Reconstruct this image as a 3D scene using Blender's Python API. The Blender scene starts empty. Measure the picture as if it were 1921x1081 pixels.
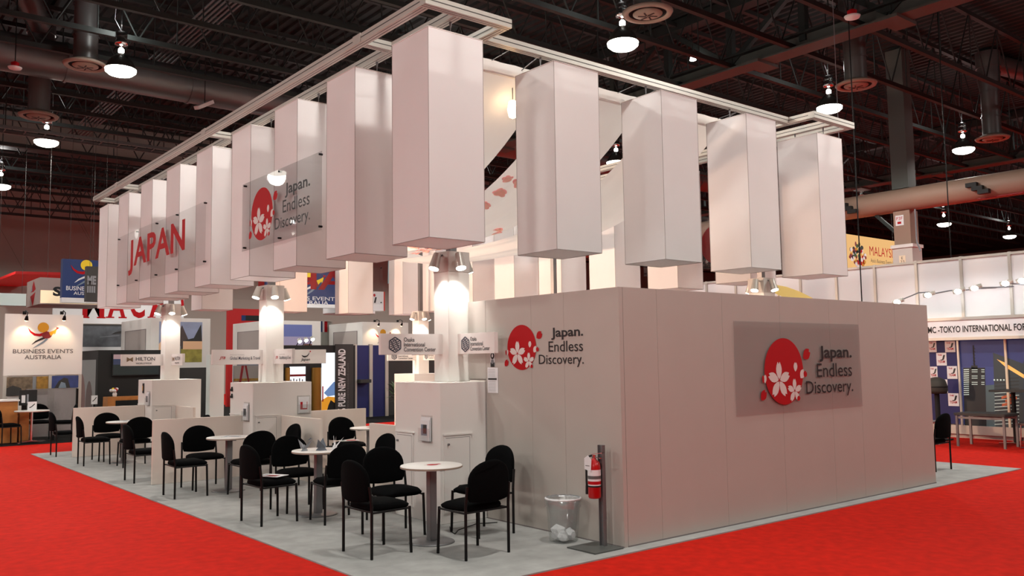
import bpy, bmesh, math, random
from mathutils import Vector, Matrix
random.seed(7)
SC = bpy.context.scene
COL = SC.collection
PI = math.pi
# ------------------------------------------------------------------ camera
YAW, PITCH, ROLL, FPX = math.radians(38.87332), math.radians(4.77528), math.radians(-0.79180), 1629.5525
CAM = Vector((-5.9639, -5.7830, 1.763))
_f = Vector((math.sin(YAW)*math.cos(PITCH), math.cos(YAW)*math.cos(PITCH), math.sin(PITCH)))
_r = _f.cross(Vector((0, 0, 1))).normalized()
_u = _r.cross(_f)
_r2 = math.cos(ROLL)*_r + math.sin(ROLL)*_u
_u2 = -math.sin(ROLL)*_r + math.cos(ROLL)*_u
cam = bpy.data.cameras.new('camera')
cam.sensor_width = 36.0
cam.lens = FPX*36.0/1921.0
cam.clip_end = 400
camo = bpy.data.objects.new('camera', cam)
COL.objects.link(camo)
m3 = Matrix((_r2, _u2, -_f)).transposed()
camo.matrix_world = Matrix.Translation(CAM) @ m3.to_4x4()
SC.camera = camo

def at(px, py, axis, val):
    """point on the plane axis=val seen at a pixel of the 1921x1081 photograph"""
    d = _f + _r2*((px-960.5)/FPX) - _u2*((py-540.5)/FPX)
    t = (val-CAM[axis])/d[axis]
    return CAM + t*d
# ------------------------------------------------------------------ world, exposure
w = bpy.data.worlds.new('hall_air')
SC.world = w
w.use_nodes = True
w.node_tree.nodes['Background'].inputs[0].default_value = (0.9, 0.95, 1.0, 1)
w.node_tree.nodes['Background'].inputs[1].default_value = 0.012
SC.view_settings.view_transform = 'Standard'
SC.view_settings.look = 'None'
SC.view_settings.gamma = 1.0
SC.view_settings.exposure = 0.0
HALL_W = 1120.0      # watts of one high-bay lamp
UP_W = 42.0           # watts of the fill added above one lamp, standing in for its shade's uplight
TOWER_W = 26.0       # watts of one tower spot
FLOOD_W = 1300.0  # watts of one added, hidden flood
# ------------------------------------------------------------------ materials
def lin(c):
    return tuple(((v/255.0)/12.92 if v/255.0 <= 0.04045 else ((v/255.0+0.055)/1.055)**2.4) for v in c)
MATS = {}
def mat(name, rgb, rough=0.6, metal=0.0, noise=0.0, scale=20.0, bump=0.0, emit=0.0, spec=0.5):
    if name in MATS: return MATS[name]
    m = bpy.data.materials.new(name); m.use_nodes = True
    nt = m.node_tree; b = nt.nodes['Principled BSDF']
    c = lin(rgb)
    b.inputs['Base Color'].default_value = (*c, 1)
    b.inputs['Roughness'].default_value = rough
    b.inputs['Metallic'].default_value = metal
    b.inputs['Specular IOR Level'].default_value = spec
    if noise or bump:
        tc = nt.nodes.new('ShaderNodeTexCoord')
        n = nt.nodes.new('ShaderNodeTexNoise'); n.inputs['Scale'].default_value = scale; n.inputs['Detail'].default_value = 4
        nt.links.new(tc.outputs['Object'], n.inputs['Vector'])
        if noise:
            r = nt.nodes.new('ShaderNodeValToRGB')
            r.color_ramp.elements[0].position = 0.3; r.color_ramp.elements[1].position = 0.7
            r.color_ramp.elements[0].color = (*[v*(1-noise) for v in c], 1)
            r.color_ramp.elements[1].color = (*[min(1, v*(1+noise)) for v in c], 1)
            nt.links.new(n.outputs['Fac'], r.inputs['Fac']); nt.links.new(r.outputs['Color'], b.inputs['Base Color'])
        if bump:
            bp = nt.nodes.new('ShaderNodeBump'); bp.inputs['Strength'].default_value = bump; bp.inputs['Distance'].default_value = 0.01
            nt.links.new(n.outputs['Fac'], bp.inputs['Height']); nt.links.new(bp.outputs['Normal'], b.inputs['Normal'])
    if emit:
        b.inputs['Emission Color'].default_value = (*c, 1); b.inputs['Emission Strength'].default_value = emit
    MATS[name] = m
    return m
def fabric(name, rgb, trans):
    m = bpy.data.materials.new(name); m.use_nodes = True
    nt = m.node_tree; nt.nodes.clear()
    o = nt.nodes.new('ShaderNodeOutputMaterial'); mx = nt.nodes.new('ShaderNodeMixShader')
    d = nt.nodes.new('ShaderNodeBsdfDiffuse'); t = nt.nodes.new('ShaderNodeBsdfTranslucent')
    c = (*lin(rgb), 1)
    tc = nt.nodes.new('ShaderNodeTexCoord'); n = nt.nodes.new('ShaderNodeTexNoise'); n.inputs['Scale'].default_value = 2.2
    n.inputs['Detail'].default_value = 6
    nt.links.new(tc.outputs['Object'], n.inputs['Vector'])
    r = nt.nodes.new('ShaderNodeValToRGB'); r.color_ramp.elements[0].color = (*[v*0.95 for v in c[:3]], 1); r.color_ramp.elements[1].color = c
    nt.links.new(n.outputs['Fac'], r.inputs['Fac'])
    nt.links.new(r.outputs['Color'], d.inputs['Color']); nt.links.new(r.outputs['Color'], t.inputs['Color'])
    mx.inputs[0].default_value = trans
    nt.links.new(d.outputs[0], mx.inputs[1]); nt.links.new(t.outputs[0], mx.inputs[2]); nt.links.new(mx.outputs[0], o.inputs[0])
    return m
def clear(name, tint, gloss, rough=0.03, haze=0.0):
    m = bpy.data.materials.new(name); m.use_nodes = True
    nt = m.node_tree; nt.nodes.clear()
    o = nt.nodes.new('ShaderNodeOutputMaterial'); mx = nt.nodes.new('ShaderNodeMixShader')
    t = nt.nodes.new('ShaderNodeBsdfTransparent'); g = nt.nodes.new('ShaderNodeBsdfGlossy'); g.inputs['Roughness'].default_value = rough
    t.inputs['Color'].default_value = (*tint, 1)
    mx.inputs[0].default_value = gloss
    nt.links.new(g.outputs[0], mx.inputs[2]); last = t.outputs[0]
    if haze:
        d = nt.nodes.new('ShaderNodeBsdfDiffuse'); d.inputs[0].default_value = (.55, .53, .53, 1)
        m2 = nt.nodes.new('ShaderNodeMixShader'); m2.inputs[0].default_value = haze
        nt.links.new(t.outputs[0], m2.inputs[1]); nt.links.new(d.outputs[0], m2.inputs[2]); last = m2.outputs[0]
    nt.links.new(last, mx.inputs[1]); nt.links.new(mx.outputs[0], o.inputs[0])
    return m
def emis(name, rgb, s):
    m = bpy.data.materials.new(name); m.use_nodes = True
    nt = m.node_tree; nt.nodes.clear()
    o = nt.nodes.new('ShaderNodeOutputMaterial'); e = nt.nodes.new('ShaderNodeEmission')
    e.inputs[0].default_value = (*lin(rgb), 1); e.inputs[1].default_value = s
    nt.links.new(e.outputs[0], o.inputs[0]); return m

RED_CARPET = mat('red_carpet', (184, 26, 12), 0.95, noise=0.16, scale=9, bump=0.3, spec=0.1)
GREY_CARPET = mat('grey_carpet', (155, 155, 153), 0.95, noise=0.11, scale=5, bump=0.2, spec=0.1)
BLACK_CARPET = mat('black_carpet', (26, 25, 25), 0.95, noise=0.2, scale=12, spec=0.1)
WALLP = mat('white_laminate', (178, 171, 164), 0.5, noise=0.015, scale=3)
WHITE = mat('white_panel', (226, 222, 218), 0.45)
LANT = fabric('lantern_fabric', (240, 237, 237), 0.34)
DRAPE = fabric('drape_fabric', (240, 234, 230), 0.4)
SEAM = mat('seam_grey', (120, 112, 112), 0.7)
SEAML = mat('seam_light', (168, 160, 158), 0.7)
ALU = mat('aluminium', (192, 188, 180), 0.4, 0.35)
ALU_DARK = mat('groove_dark', (60, 58, 55), 0.5)
STEEL = mat('brushed_steel', (128, 128, 130), 0.45, 0.7)
CHROME = mat('chrome', (210, 210, 212), 0.15, 1.0)
BLACK_FAB = mat('black_upholstery', (7, 8, 9), 0.95, noise=0.2, scale=60, spec=0.06)
BLACK_MET = mat('black_metal', (9, 9, 10), 0.5, spec=0.25)
BLACK = mat('matt_black', (18, 18, 18), 0.7)
DARK = mat('charcoal', (48, 47, 46), 0.6)
RED = mat('logo_red', (172, 6, 18), 0.6, spec=0.2)
INK = mat('ink_black', (22, 20, 22), 0.5)
INKG = mat('ink_grey', (92, 90, 90), 0.5)
GOLD = mat('logo_gold', (206, 146, 20), 0.5)
MAROON = mat('logo_maroon', (128, 26, 34), 0.5)
STEELBLUE = mat('logo_steel_blue', (120, 136, 152), 0.5)
PETAL = mat('petal_white', (214, 206, 203), 0.5)
CEIL = mat('dark_deck', (30, 40, 40), 0.8)
TRUSS = mat('dark_truss_steel', (34, 42, 41), 0.7)
GIRD = mat('girder_brown', (82, 88, 84), 0.7)
DUCT = mat('galvanised_duct', (110, 112, 112), 0.4, 0.6)
VENTM = mat('vent_putty', (150, 136, 124), 0.6)
TANM = mat('tan_paint', (150, 122, 106), 0.6)
HALLW = mat('hall_wall_brown', (150, 150, 142), 0.8)
WOOD = mat('honey_wood', (176, 112, 52), 0.5, noise=0.15, scale=6)
NAVY = mat('navy_blue', (24, 30, 92), 0.6)
SIGNBLUE = mat('banner_blue', (22, 48, 104), 0.6)
YELLOW = mat('logo_yellow', (236, 206, 20), 0.5)
PAPER = mat('paper_white', (226, 226, 228), 0.6)
PAPERG = mat('print_grey', (128, 132, 138), 0.6)
GREEN = mat('leaf_green', (46, 82, 26), 0.6, noise=0.3, scale=20)
CREAM = mat('cream_board', (232, 214, 186), 0.6)
ACRY = clear('clear_acrylic', (0.86, 0.86, 0.86), 0.045, 0.02)
FILM = clear('vinyl_film', (0.86, 0.85, 0.85), 0.10, 0.12, haze=0.12)
BINP = clear('clear_plastic', (0.965, 0.975, 0.975), 0.08, 0.15, haze=0.03)
FROST = clear('smoked_glass', (0.55, 0.55, 0.56), 0.06, 0.2, haze=0.25)
LAMP = emis('lamp_glow', (255, 252, 236), 9.0)
SPOTG = emis('spot_glow', (255, 252, 240), 14.0)
SCREENW = emis('backlit_white', (245, 250, 255), 1.3)
WARM = emis('warm_glow', (255, 214, 160), 16.0)
SIGNGLOW = emis('backlit_orange', (250, 196, 128), 0.9)
# ------------------------------------------------------------------ mesh builder
class Fr:
    def __init__(s, O, U, V):
        s.O, s.U, s.V = Vector(O), Vector(U).normalized(), Vector(V).normalized(); s.N = s.U.cross(s.V)
    def p(s, a, b, c=0.0): return s.O + s.U*a + s.V*b + s.N*c
def FX(x, y, z): return Fr((x, y, z), (0, -1, 0), (0, 0, 1))     # faces -X
def FY(x, y, z): return Fr((x, y, z), (1, 0, 0), (0, 0, 1))      # faces -Y
def FXP(x, y, z): return Fr((x, y, z), (0, 1, 0), (0, 0, 1))     # faces +X
def FYP(x, y, z): return Fr((x, y, z), (-1, 0, 0), (0, 0, 1))    # faces +Y
def FZ(x, y, z): return Fr((x, y, z), (1, 0, 0), (0, 1, 0))      # faces up

_TXT = {}
def text_geo(s, bold, space):
    k = (s, bold, space)
    if k in _TXT: return _TXT[k]
    cu = bpy.data.curves.new('glyphs', 'FONT'); cu.body = s; cu.size = 1.0; cu.offset = bold; cu.space_character = space
    cu.resolution_u = 3
    o = bpy.data.objects.new('glyphs', cu); COL.objects.link(o)
    dg = bpy.context.evaluated_depsgraph_get(); dg.update()
    me = bpy.data.meshes.new_from_object(o.evaluated_get(dg))
    vs = [v.co.copy() for v in me.vertices]; fs = [tuple(p.vertices) for p in me.polygons]
    bpy.data.objects.remove(o); bpy.data.meshes.remove(me); bpy.data.curves.remove(cu)
    x0 = min(v.x for v in vs); x1 = max(v.x for v in vs); y0 = min(v.y for v in vs); y1 = max(v.y for v in vs)
    _TXT[k] = ([((v.x-x0)/(x1-x0), (v.y-y0)/(y1-y0)) for v in vs], fs)
    return _TXT[k]

class MB:
    def __init__(s): s.v = []; s.f = []; s.m = []; s.sm = []; s.mats = []; s.marks = []
    def mi(s, m):
        if m not in s.mats: s.mats.append(m)
        return s.mats.index(m)
    def add(s, vs, fs, m, smooth=False):
        o = len(s.v); s.v += [Vector(v) for v in vs]; i = s.mi(m)
        for f in fs: s.f.append(tuple(o+k for k in f)); s.m.append(i); s.sm.append(smooth)
        return s
    def box(s, x0, y0, z0, x1, y1, z1, m):
        vs = [(x, y, z) for z in (z0, z1) for y in (y0, y1) for x in (x0, x1)]
        return s.add(vs, [(0, 2, 3, 1), (4, 5, 7, 6), (0, 1, 5, 4), (2, 6, 7, 3), (0, 4, 6, 2), (1, 3, 7, 5)], m)
    def obox(s, F, a0, b0, c0, a1, b1, c1, m):
        vs = [F.p(a, b, c) for c in (c0, c1) for b in (b0, b1) for a in (a0, a1)]
        return s.add(vs, [(0, 2, 3, 1), (4, 5, 7, 6), (0, 1, 5, 4), (2, 6, 7, 3), (0, 4, 6, 2), (1, 3, 7, 5)], m)
    def bevbox(s, x0, y0, z0, x1, y1, z1, m, b=0.006):
        bm = bmesh.new(); bmesh.ops.create_cube(bm, size=1)
        bmesh.ops.scale(bm, vec=(x1-x0, y1-y0, z1-z0), verts=bm.verts)
        bmesh.ops.translate(bm, vec=((x0+x1)/2, (y0+y1)/2, (z0+z1)/2), verts=bm.verts)
        bmesh.ops.bevel(bm, geom=bm.edges[:], offset=b, segments=2, affect='EDGES')
        return s.addbm(bm, m)
    def addbm(s, bm, m, smooth=False):
        bm.verts.index_update()
        s.add([v.co.copy() for v in bm.verts], [tuple(v.index for v in f.verts) for f in bm.faces], m, smooth); bm.free(); return s
    def tube(s, p, q, r, m, n=10, r2=None, caps=True, smooth=True):
        s.marks.append((len(s.v), len(s.f)))
        p, q = Vector(p), Vector(q); d = (q-p).normalized()
        a = d.orthogonal().normalized(); b = d.cross(a); r2 = r if r2 is None else r2
        vs = [p+(a*math.cos(2*PI*k/n)+b*math.sin(2*PI*k/n))*r for k in range(n)] + [q+(a*math.cos(2*PI*k/n)+b*math.sin(2*PI*k/n))*r2 for k in range(n)]
        s.add(vs, [(k, (k+1) % n, n+(k+1) % n, n+k) for k in range(n)], m, smooth)
        if caps: s.add(vs, [tuple(range(n-1, -1, -1)), tuple(range(n, 2*n))], m)
        return s
    def path(s, pts, r, m, n=8):
        for p, q in zip(pts[:-1], pts[1:]): s.tube(p, q, r, m, n)
        return s
    def bar(s, p, q, w, h, m):       # rectangular bar, w sideways, h upwards
        p, q = Vector(p), Vector(q); d = (q-p).normalized()
        a = d.cross(Vector((0, 0, 1)))
        a = a.normalized() if a.length > 1e-4 else Vector((1, 0, 0))
        b = a.cross(d).normalized(); a *= w/2; b *= h/2
        vs = [p-a-b, p+a-b, p+a+b, p-a+b, q-a-b, q+a-b, q+a+b, q-a+b]
        return s.add(vs, [(3, 2, 1, 0), (4, 5, 6, 7), (0, 1, 5, 4), (1, 2, 6, 5), (2, 3, 7, 6), (3, 0, 4, 7)], m)
    def lathe(s, prof, m, n=32, c=(0, 0, 0), smooth=True, caps=False):
        c = Vector(c); vs = []; fs = []
        for r, z in prof:
            for k in range(n): vs.append(c+Vector((r*math.cos(2*PI*k/n), r*math.sin(2*PI*k/n), z)))
        for i in range(len(prof)-1):
            for k in range(n): fs.append((i*n+k, i*n+(k+1) % n, (i+1)*n+(k+1) % n, (i+1)*n+k))
        s.add(vs, fs, m, smooth)
        if caps:
            L = (len(prof)-1)*n
            s.add(vs, [tuple(range(n-1, -1, -1)), tuple(range(L, L+n))], m)
        return s
    def poly(s, F, pts, m, c=0.0, t=0.0):
        n = len(pts); front = [F.p(a, b, c+t) for a, b in pts]
        if t:
            back = [F.p(a, b, c) for a, b in pts]
            return s.add(front+back, [tuple(range(n)), tuple(range(2*n-1, n-1, -1))]+[(k, n+k, n+(k+1) % n, (k+1) % n) for k in range(n)], m)
        return s.add(front, [tuple(range(n))], m)
    def rect(s, F, a0, b0, a1, b1, m, c=0.0): return s.poly(F, [(a0, b0), (a1, b0), (a1, b1), (a0, b1)], m, c)
    def ell(s, F, a, b, ra, rb, m, c=0.0, n=40): return s.poly(F, [(a+ra*math.cos(2*PI*k/n), b+rb*math.sin(2*PI*k/n)) for k in range(n)], m, c)
    def text(s, F, a, b, wd, ht, body, m, c=0.002, bold=0.0, space=1.0, slant=0.0):
        vs, fs = text_geo(body, bold, space)
        return s.add([F.p(a+x*wd+slant*y*ht, b+y*ht, c) for x, y in vs], fs, m)
    def stroke(s, F, pts, wds, m, c=0.0):   # ribbon through 2-D points with widths
        L = []; R = []
        for i, (x, y) in enumerate(pts):
            x0, y0 = pts[max(i-1, 0)]; x1, y1 = pts[min(i+1, len(pts)-1)]
            d = math.hypot(x1-x0, y1-y0) or 1; nx, ny = -(y1-y0)/d, (x1-x0)/d
            h = wds[i]/2 if isinstance(wds, (list, tuple)) else wds/2
            L.append(F.p(x+nx*h, y+ny*h, c)); R.append(F.p(x-nx*h, y-ny*h, c))
        n = len(pts)
        return s.add(L+R, [(n+k, n+k+1, k+1, k) for k in range(n-1)], m)
    def build(s, name, parent=None, origin=None):
        if name in ('hanger_wire', 'hanger_rod', 'rung', 'tie') and len(s.marks) > 1 and s.marks[0] == (0, 0):
            o = None; ends = s.marks[1:]+[(len(s.v), len(s.f))]
            for (v0, f0), (v1, f1) in zip(s.marks, ends):
                c = MB(); c.v = s.v[v0:v1]; c.f = [tuple(i-v0 for i in f) for f in s.f[f0:f1]]; c.m = s.m[f0:f1]; c.sm = s.sm[f0:f1]; c.mats = s.mats
                o = c.build(name, parent)
            return o
        off = Vector((0, 0, 0))
        if parent is not None:
            pp = parent
            while pp is not None: off += pp.location; pp = pp.parent
        elif origin is not None: off = Vector(origin)
        else:
            xs = [v.x for v in s.v]; ys = [v.y for v in s.v]; zs = [v.z for v in s.v]
            off = Vector(((min(xs)+max(xs))/2, (min(ys)+max(ys))/2, min(zs)))
        me = bpy.data.meshes.new(name)
        me.from_pydata([v-off for v in s.v], [], s.f)
        for m in s.mats: me.materials.append(m)
        for p, i, sm in zip(me.polygons, s.m, s.sm): p.material_index = i; p.use_smooth = sm
        me.update()
        o = bpy.data.objects.new(name, me); COL.objects.link(o)
        if parent is not None: o.parent = parent
        else: o.location = off
        return o
def tag(o, label=None, cat=None, group=None, kind=None):
    if label: o['label'] = label
    if cat: o['category'] = cat
    if group: o['group'] = group
    if kind: o['kind'] = kind
    return o
def thing(name, label, cat, loc=(0, 0, 0), group=None):
    o = bpy.data.objects.new(name, None); COL.objects.link(o); o.location = loc; o.empty_display_size = 0.1
    return tag(o, label, cat, group)
def struct(o): o['kind'] = 'structure'; return o
KIDS = {}
def copy_tree(o, loc=None, rz=None, label=None, group=None, parent=None):
    c = o.copy(); COL.objects.link(c)
    if parent is not None: c.parent = parent
    if loc is not None: c.location = loc
    if rz is not None: c.rotation_euler = (0, 0, rz)
    if label: c['label'] = label
    if group: c['group'] = group
    for ch in list(o.children): copy_tree(ch, parent=c)
    return c
def spot_light(name, loc, aim, watts, rgb, angle, blend, size, parent=None):
    l = bpy.data.lights.new(name, 'SPOT'); l.energy = watts; l.color = rgb; l.spot_size = angle; l.spot_blend = blend; l.shadow_soft_size = size
    o = bpy.data.objects.new(name, l); COL.objects.link(o)
    d = Vector(aim)-Vector(loc)
    o.rotation_euler = d.to_track_quat('-Z', 'Y').to_euler()
    off = Vector((0, 0, 0)); pp = parent
    while pp is not None: off += pp.location; pp = pp.parent
    o.location = Vector(loc)-off
    if parent is not None: o.parent = parent
    return o
# ================================================================== THE HALL
b = MB(); b.rect(FZ(0, 0, 0), -25, -25, 80, 46, RED_CARPET); struct(b.build('floor', origin=(0, 0, 0)))
ZC = 11.4
b = MB()
vs = []; fs = []; n = 0
x = -25.0; i = 0
while x < 80:
    for dx, dz in ((0, 0), (.11, 0), (.15, .07), (.26, .07)):
        vs += [(x+dx, -25, ZC+dz), (x+dx, 46, ZC+dz)]
    x += .30
fs = [(2*k, 2*k+1, 2*k+3, 2*k+2) for k in range(len(vs)//2-1)]
b.add(vs, fs, CEIL); struct(b.build('ceiling', origin=(0, 0, ZC)))
for nm, bx in (('wall_far', (-25, 46, 0, 80, 46.3, ZC)), ('wall_near', (-25, -25.3, 0, 80, -25, ZC)), ('wall_left', (-25.3, -25, 0, -25, 46, ZC)), ('wall_right', (80, -25, 0, 80.3, 46, ZC))):
    b = MB(); b.box(*bx, HALLW); struct(b.build(nm))
# --- joists along X
def joist():
    b = MB(); z0, z1 = 9.5, 11.2
    b.bar((-20, 0, z0), (60, 0, z0), .12, .12, TRUSS); b.bar((-20, 0, z1), (60, 0, z1), .12, .12, TRUSS)
    k = 0; x = -20.0
    while x < 59:
        b.tube((x, 0, z0), (x+.9, 0, z1), .022, TRUSS, 5, caps=False); b.tube((x+.9, 0, z1), (x+1.8, 0, z0), .022, TRUSS, 5, caps=False)
        b.tube((x+.9, 0, z1), (x+.9, 0, z0), .018, TRUSS, 5, caps=False)
        x += 1.8
    return b
J0 = joist().build('roof_joist', origin=(20, 0, 9.5))
tag(J0, 'dark open-web steel roof joist spanning under the corrugated deck', 'roof joist', 'roof joists under the deck')
for k in range(21):
    o = J0 if k == 0 else J0.copy()
    if k: COL.objects.link(o)
    o.location = (20, 4.44+1.83*k if k < 14 else 4.44+1.83*14+(k-14)*2.3, 9.5)
# --- girders along Y
def girder(x, y0, y1, label):
    t = thing('roof_girder', label, 'girder', (x, y0, 9.2), 'heavy roof girders')
    b = MB(); b.box(x-.28, y0, 9.38, x+.28, y1, 9.43, GIRD); b.box(x-.03, y0, 9.43, x+.03, y1, 9.75, GIRD); b.box(x-.2, y0, 9.75, x+.2, y1, 9.8, TRUSS); b.build('bottom_flange', t)
    b = MB(); b.box(x-.2, y0, 11.05, x+.2, y1, 11.35, TRUSS); b.build('top_chord', t)
    b = MB(); y = y0; k = 0
    while y < y1-2:
        b.bar((x, y, 9.6), (x, y, 11.2), .18, .18, TRUSS)
        if k % 2: b.bar((x, y, 9.6), (x, y+2.2, 11.2), .14, .14, TRUSS)
        else: b.bar((x, y, 11.2), (x, y+2.2, 9.6), .14, .14, TRUSS)
        y += 2.2; k += 1
    b.build('web', t)
    y = y0+1.1
    while y < y1:
        b = MB(); b.box(x-.45, y, 9.30, x+.45, y+.5, 9.379, GIRD); b.build('splice_plate', t); y += 3.66
girder(13.0, -16, 40, 'heavy brown roof girder running over the right side of the booth')
girder(31.0, -16, 40, 'heavy roof girder far off at the right beyond the tall column')
girder(-5.2, 6, 45, 'heavy roof girder at the upper left over the aisle')
t = thing('bulkhead', 'brown bulkhead band under the roof at the far left', 'bulkhead', (4, 30, 8.6))
b = MB(); b.box(-22, 30, 9.9, 34, 30.4, 11.2, HALLW); b.build('panel', t)
b = MB(); b.box(-22, 29.9, 9.8, 34, 30.5, 9.9, TRUSS); b.build('bottom_rail', t)
# conduits and cable tray
b = MB()
for k in range(6): b.tube((1.1+.12*k, 2, 10.35), (1.1+.12*k, 29, 10.35), .03, DUCT, 6)
tag(b.build('conduit_bundle'), 'bundle of parallel grey conduits running away under the deck at upper left', 'conduit')
t = thing('cable_tray', 'ladder-like cable tray along the far left ceiling', 'cable tray', (2, 21.6, 8.3))
b = MB(); b.bar((-20, 21.3, 8.4), (20, 21.3, 8.4), .05, .09, DUCT); b.bar((-20, 21.9, 8.4), (20, 21.9, 8.4), .05, .09, DUCT); b.build('rail', t)
b = MB()
for k in range(80): b.tube((-20+.5*k, 21.3, 8.4), (-20+.5*k, 21.9, 8.4), .018, DUCT, 5)
b.build('rung', t)
b = MB()
for k in range(10): b.tube((-18+4*k, 21.6, 8.4), (-18+4*k, 21.6, 11.4), .015, TRUSS, 5)
b.build('hanger_rod', t)
t = thing('air_duct', 'long round galvanised duct crossing behind the joists at upper left', 'duct', (8, 19.5, 9.0))
b = MB(); b.tube((-14, 18.9, 9.75), (26, 18.9, 9.75), .5, DUCT, 24); b.build('pipe', t)
b = MB()
for k in range(13): b.tube((-13.9+3.2*k, 18.9, 9.75), (-13.84+3.2*k, 18.9, 9.75), .53, DUCT, 24)
b.build('joint_ring', t)
# vertical duct drops with round diffusers
def diffuser_duct(loc, label, lean=None):
    x, y, z = loc
    t = thing('diffuser_duct', label, 'air vent', loc, 'round ceiling air vents')
    b = MB(); b.lathe([(.37, .03), (.39, .0), (.47, .0), (.50, .05), (.40, .10), (.27, .16)], VENTM, 36, loc); b.lathe([(.37, .03), (.36, .09), (.2, .10)], BLACK, 36, loc); b.build('diffuser_rim', t)
    b = MB(); b.lathe([(.02, -.03), (.20, -.03), (.29, .01), (.29, .03), (.02, .03)], VENTM, 36, loc)
    for k in range(6):
        a = k*PI/3; b.bar((x+.04*math.cos(a), y+.04*math.sin(a), z-.035), (x+.19*math.cos(a+.4), y+.19*math.sin(a+.4), z-.035), .03, .008, DARK)
    b.build('diffuser_core', t)
    b = MB(); b.lathe([(.27, .13), (.27, 1.5), (.33, 1.9), (.33, 2.7)], DUCT, 30, loc)
    for zz in (.7, 1.5, 2.1): b.lathe([(.30 if zz < 1.6 else .345, zz), (.30 if zz < 1.6 else .345, zz+.04)], DUCT, 30, loc)
    b.build('duct_pipe', t)
    if lean:
        b = MB(); b.tube((x, y, z+2.5), (x+lean[0], y+lean[1], z+2.7), .3, DUCT, 24); b.tube((x, y, z+2.3), (x, y, z+2.8), .36, DUCT, 24); b.build('duct_branch', t)
    return t
diffuser_duct(tuple(at(160, 125, 2, 8.95)), 'round air vent on its fat duct beside the top-left lamp')
diffuser_duct((-1.44, 20.13, 8.5), 'round air vent above the second lamp from the left edge', (-1.2, -3.2))
diffuser_duct((6.57, 5.4, 8.5), 'round air vent at the top edge beside the near lamp over the booth')
diffuser_duct((14.18, 5.34, 8.5), 'round air vent beside the lamp above the right end of the booth')
diffuser_duct((22.78, 5.63, 8.5), 'round air vent at the right edge above the tan pipe', (5, -.5))
# high-bay lamps ----------------------------------------------------
def make_high_bay():
    t = thing('high_bay_lamp', 'x', 'ceiling lamp', (0, 0, 0), 'high-bay hall lamps')
    b = MB(); b.lathe([(.33, .052), (.325, .08), (.27, .22), (.17, .34), (.11, .40)], mat('prismatic_shade', (58, 58, 56), 0.25, 0.3), 28); b.build('shade', t)
    b = MB(); b.lathe([(.001, -.115), (.15, -.105), (.26, -.07), (.33, -.01), (.338, .05)], LAMP, 28, smooth=True); b.build('lens', t)
    b = MB(); b.lathe([(.03, .42), (.065, .45), (.065, .52), (.03, .56)], SPOTG, 14); b.build('bulb_neck', t)
    b = MB(); b.lathe([(.02, .6), (.14, .62), (.15, .70), (.11, .74), (.13, .80), (.13, .92), (.02, .95)], CHROME, 18); b.build('ballast_housing', t)
    b = MB(); b.tube((0, 0, .94), (0, 0, 2.99), .012, BLACK_MET, 6); b.path([(0, 0, .94), (-.15, 0, 1.2), (-.12, 0, 1.7), (0, 0, 2.1)], .006, PAPERG, 5); b.build('hanger_cord', t)
    spot_light('lamp_beam', (0, 0, -.14), (0, 0, -5), HALL_W, (1.0, .97, .90), math.radians(168), .35, .3, t)
    l = bpy.data.lights.new('ceiling_fill', 'POINT'); l.energy = UP_W; l.color = (1.0, .98, .94); l.shadow_soft_size = .12
    o = bpy.data.objects.new('ceiling_fill', l); COL.objects.link(o); o.parent = t; o.location = (0, 0, 1.12)  # added fill over the ballast, keeps the ceiling from going red
    return t
HB = make_high_bay()
SEEN = {(0, 1): 'glowing high-bay lamp near the top left corner', (0, 2): 'glowing high-bay lamp below the left air vent, second of the left line', (0, 3): 'high-bay lamp cut by the left edge of the photo',
        (1, 0): 'large high-bay lamp above the middle of the near lantern row', (2, 0): 'high-bay lamp just above the right end of the near lantern row', (3, 0): 'high-bay lamp under the vent at far right above the tan pipe',
        (4, 1): 'distant high-bay lamp right of the last lantern of the near row', (5, 1): 'distant high-bay lamp right of the tall white column', (6, 1): 'smallest distant high-bay lamp above the right-hand wall of white panels'}
first = True
for i in range(-2, 8):
    for j in range(-2, 5):
        if i > 4 and j not in (0, 1): continue
        if j > 4 and i > 2: continue
        lab = SEEN.get((i, j), 'identical round high-bay lamp of the hall grid, outside the photo or hidden behind the booth')
        loc = (-.70+8.08*i, 6.85+8.1*j, 8.5)
        if first: HB.location = loc; HB['label'] = lab; first = False
        else: copy_tree(HB, loc, None, lab)
# small extras up there
def smoke_head(p, zc, label, red=True):
    t = thing('alarm_pendant', label, 'alarm', p)
    x, y, z = p
    b = MB(); b.lathe([(.01, 0), (.13, .02), (.15, .06), (.02, .08)], PAPER, 16, p); b.build('dome', t)
    b = MB(); b.lathe([(.08, .07), (.09, .16), (.02, .2)], RED, 12, p); b.build('cap', t)
    b = MB(); b.tube((x, y, z+.18), (x, y, zc), .012, BLACK_MET, 5); b.build('cord', t)
smoke_head(tuple(at(1599, 36, 2, 8.1)), 11.4, 'small red and white pendant hanging before the brown girder')
smoke_head(tuple(at(28, 131, 2, 8.6)), 11.4, 'small pale pendant hanging in the dark at the left edge')
b = MB(); p = at(384, 200, 2, 9.0); b.obox(Fr(p, (.8, .3, .5), (-.3, .9, .1)), -.3, -.1, 0, .3, .1, .1, PAPER); b.tube(p, p+Vector((0, 0, 2.4)), .015, TRUSS, 5)
tag(b.build('ceiling_speaker'), 'small pale tilted box fixed under the far left joists', 'speaker')
b = MB(); p = at(1300, 115, 2, 10.0); b.lathe([(.01, 0), (.09, .03), (.06, .15)], SPOTG, 12, tuple(p)); b.tube(p+Vector((0, 0, .1)), p+Vector((0, 0, 1.4)), .012, TRUSS, 5)
tag(b.build('work_light'), 'tiny bright lamp seen between the girder webs at top centre', 'ceiling lamp')
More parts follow.
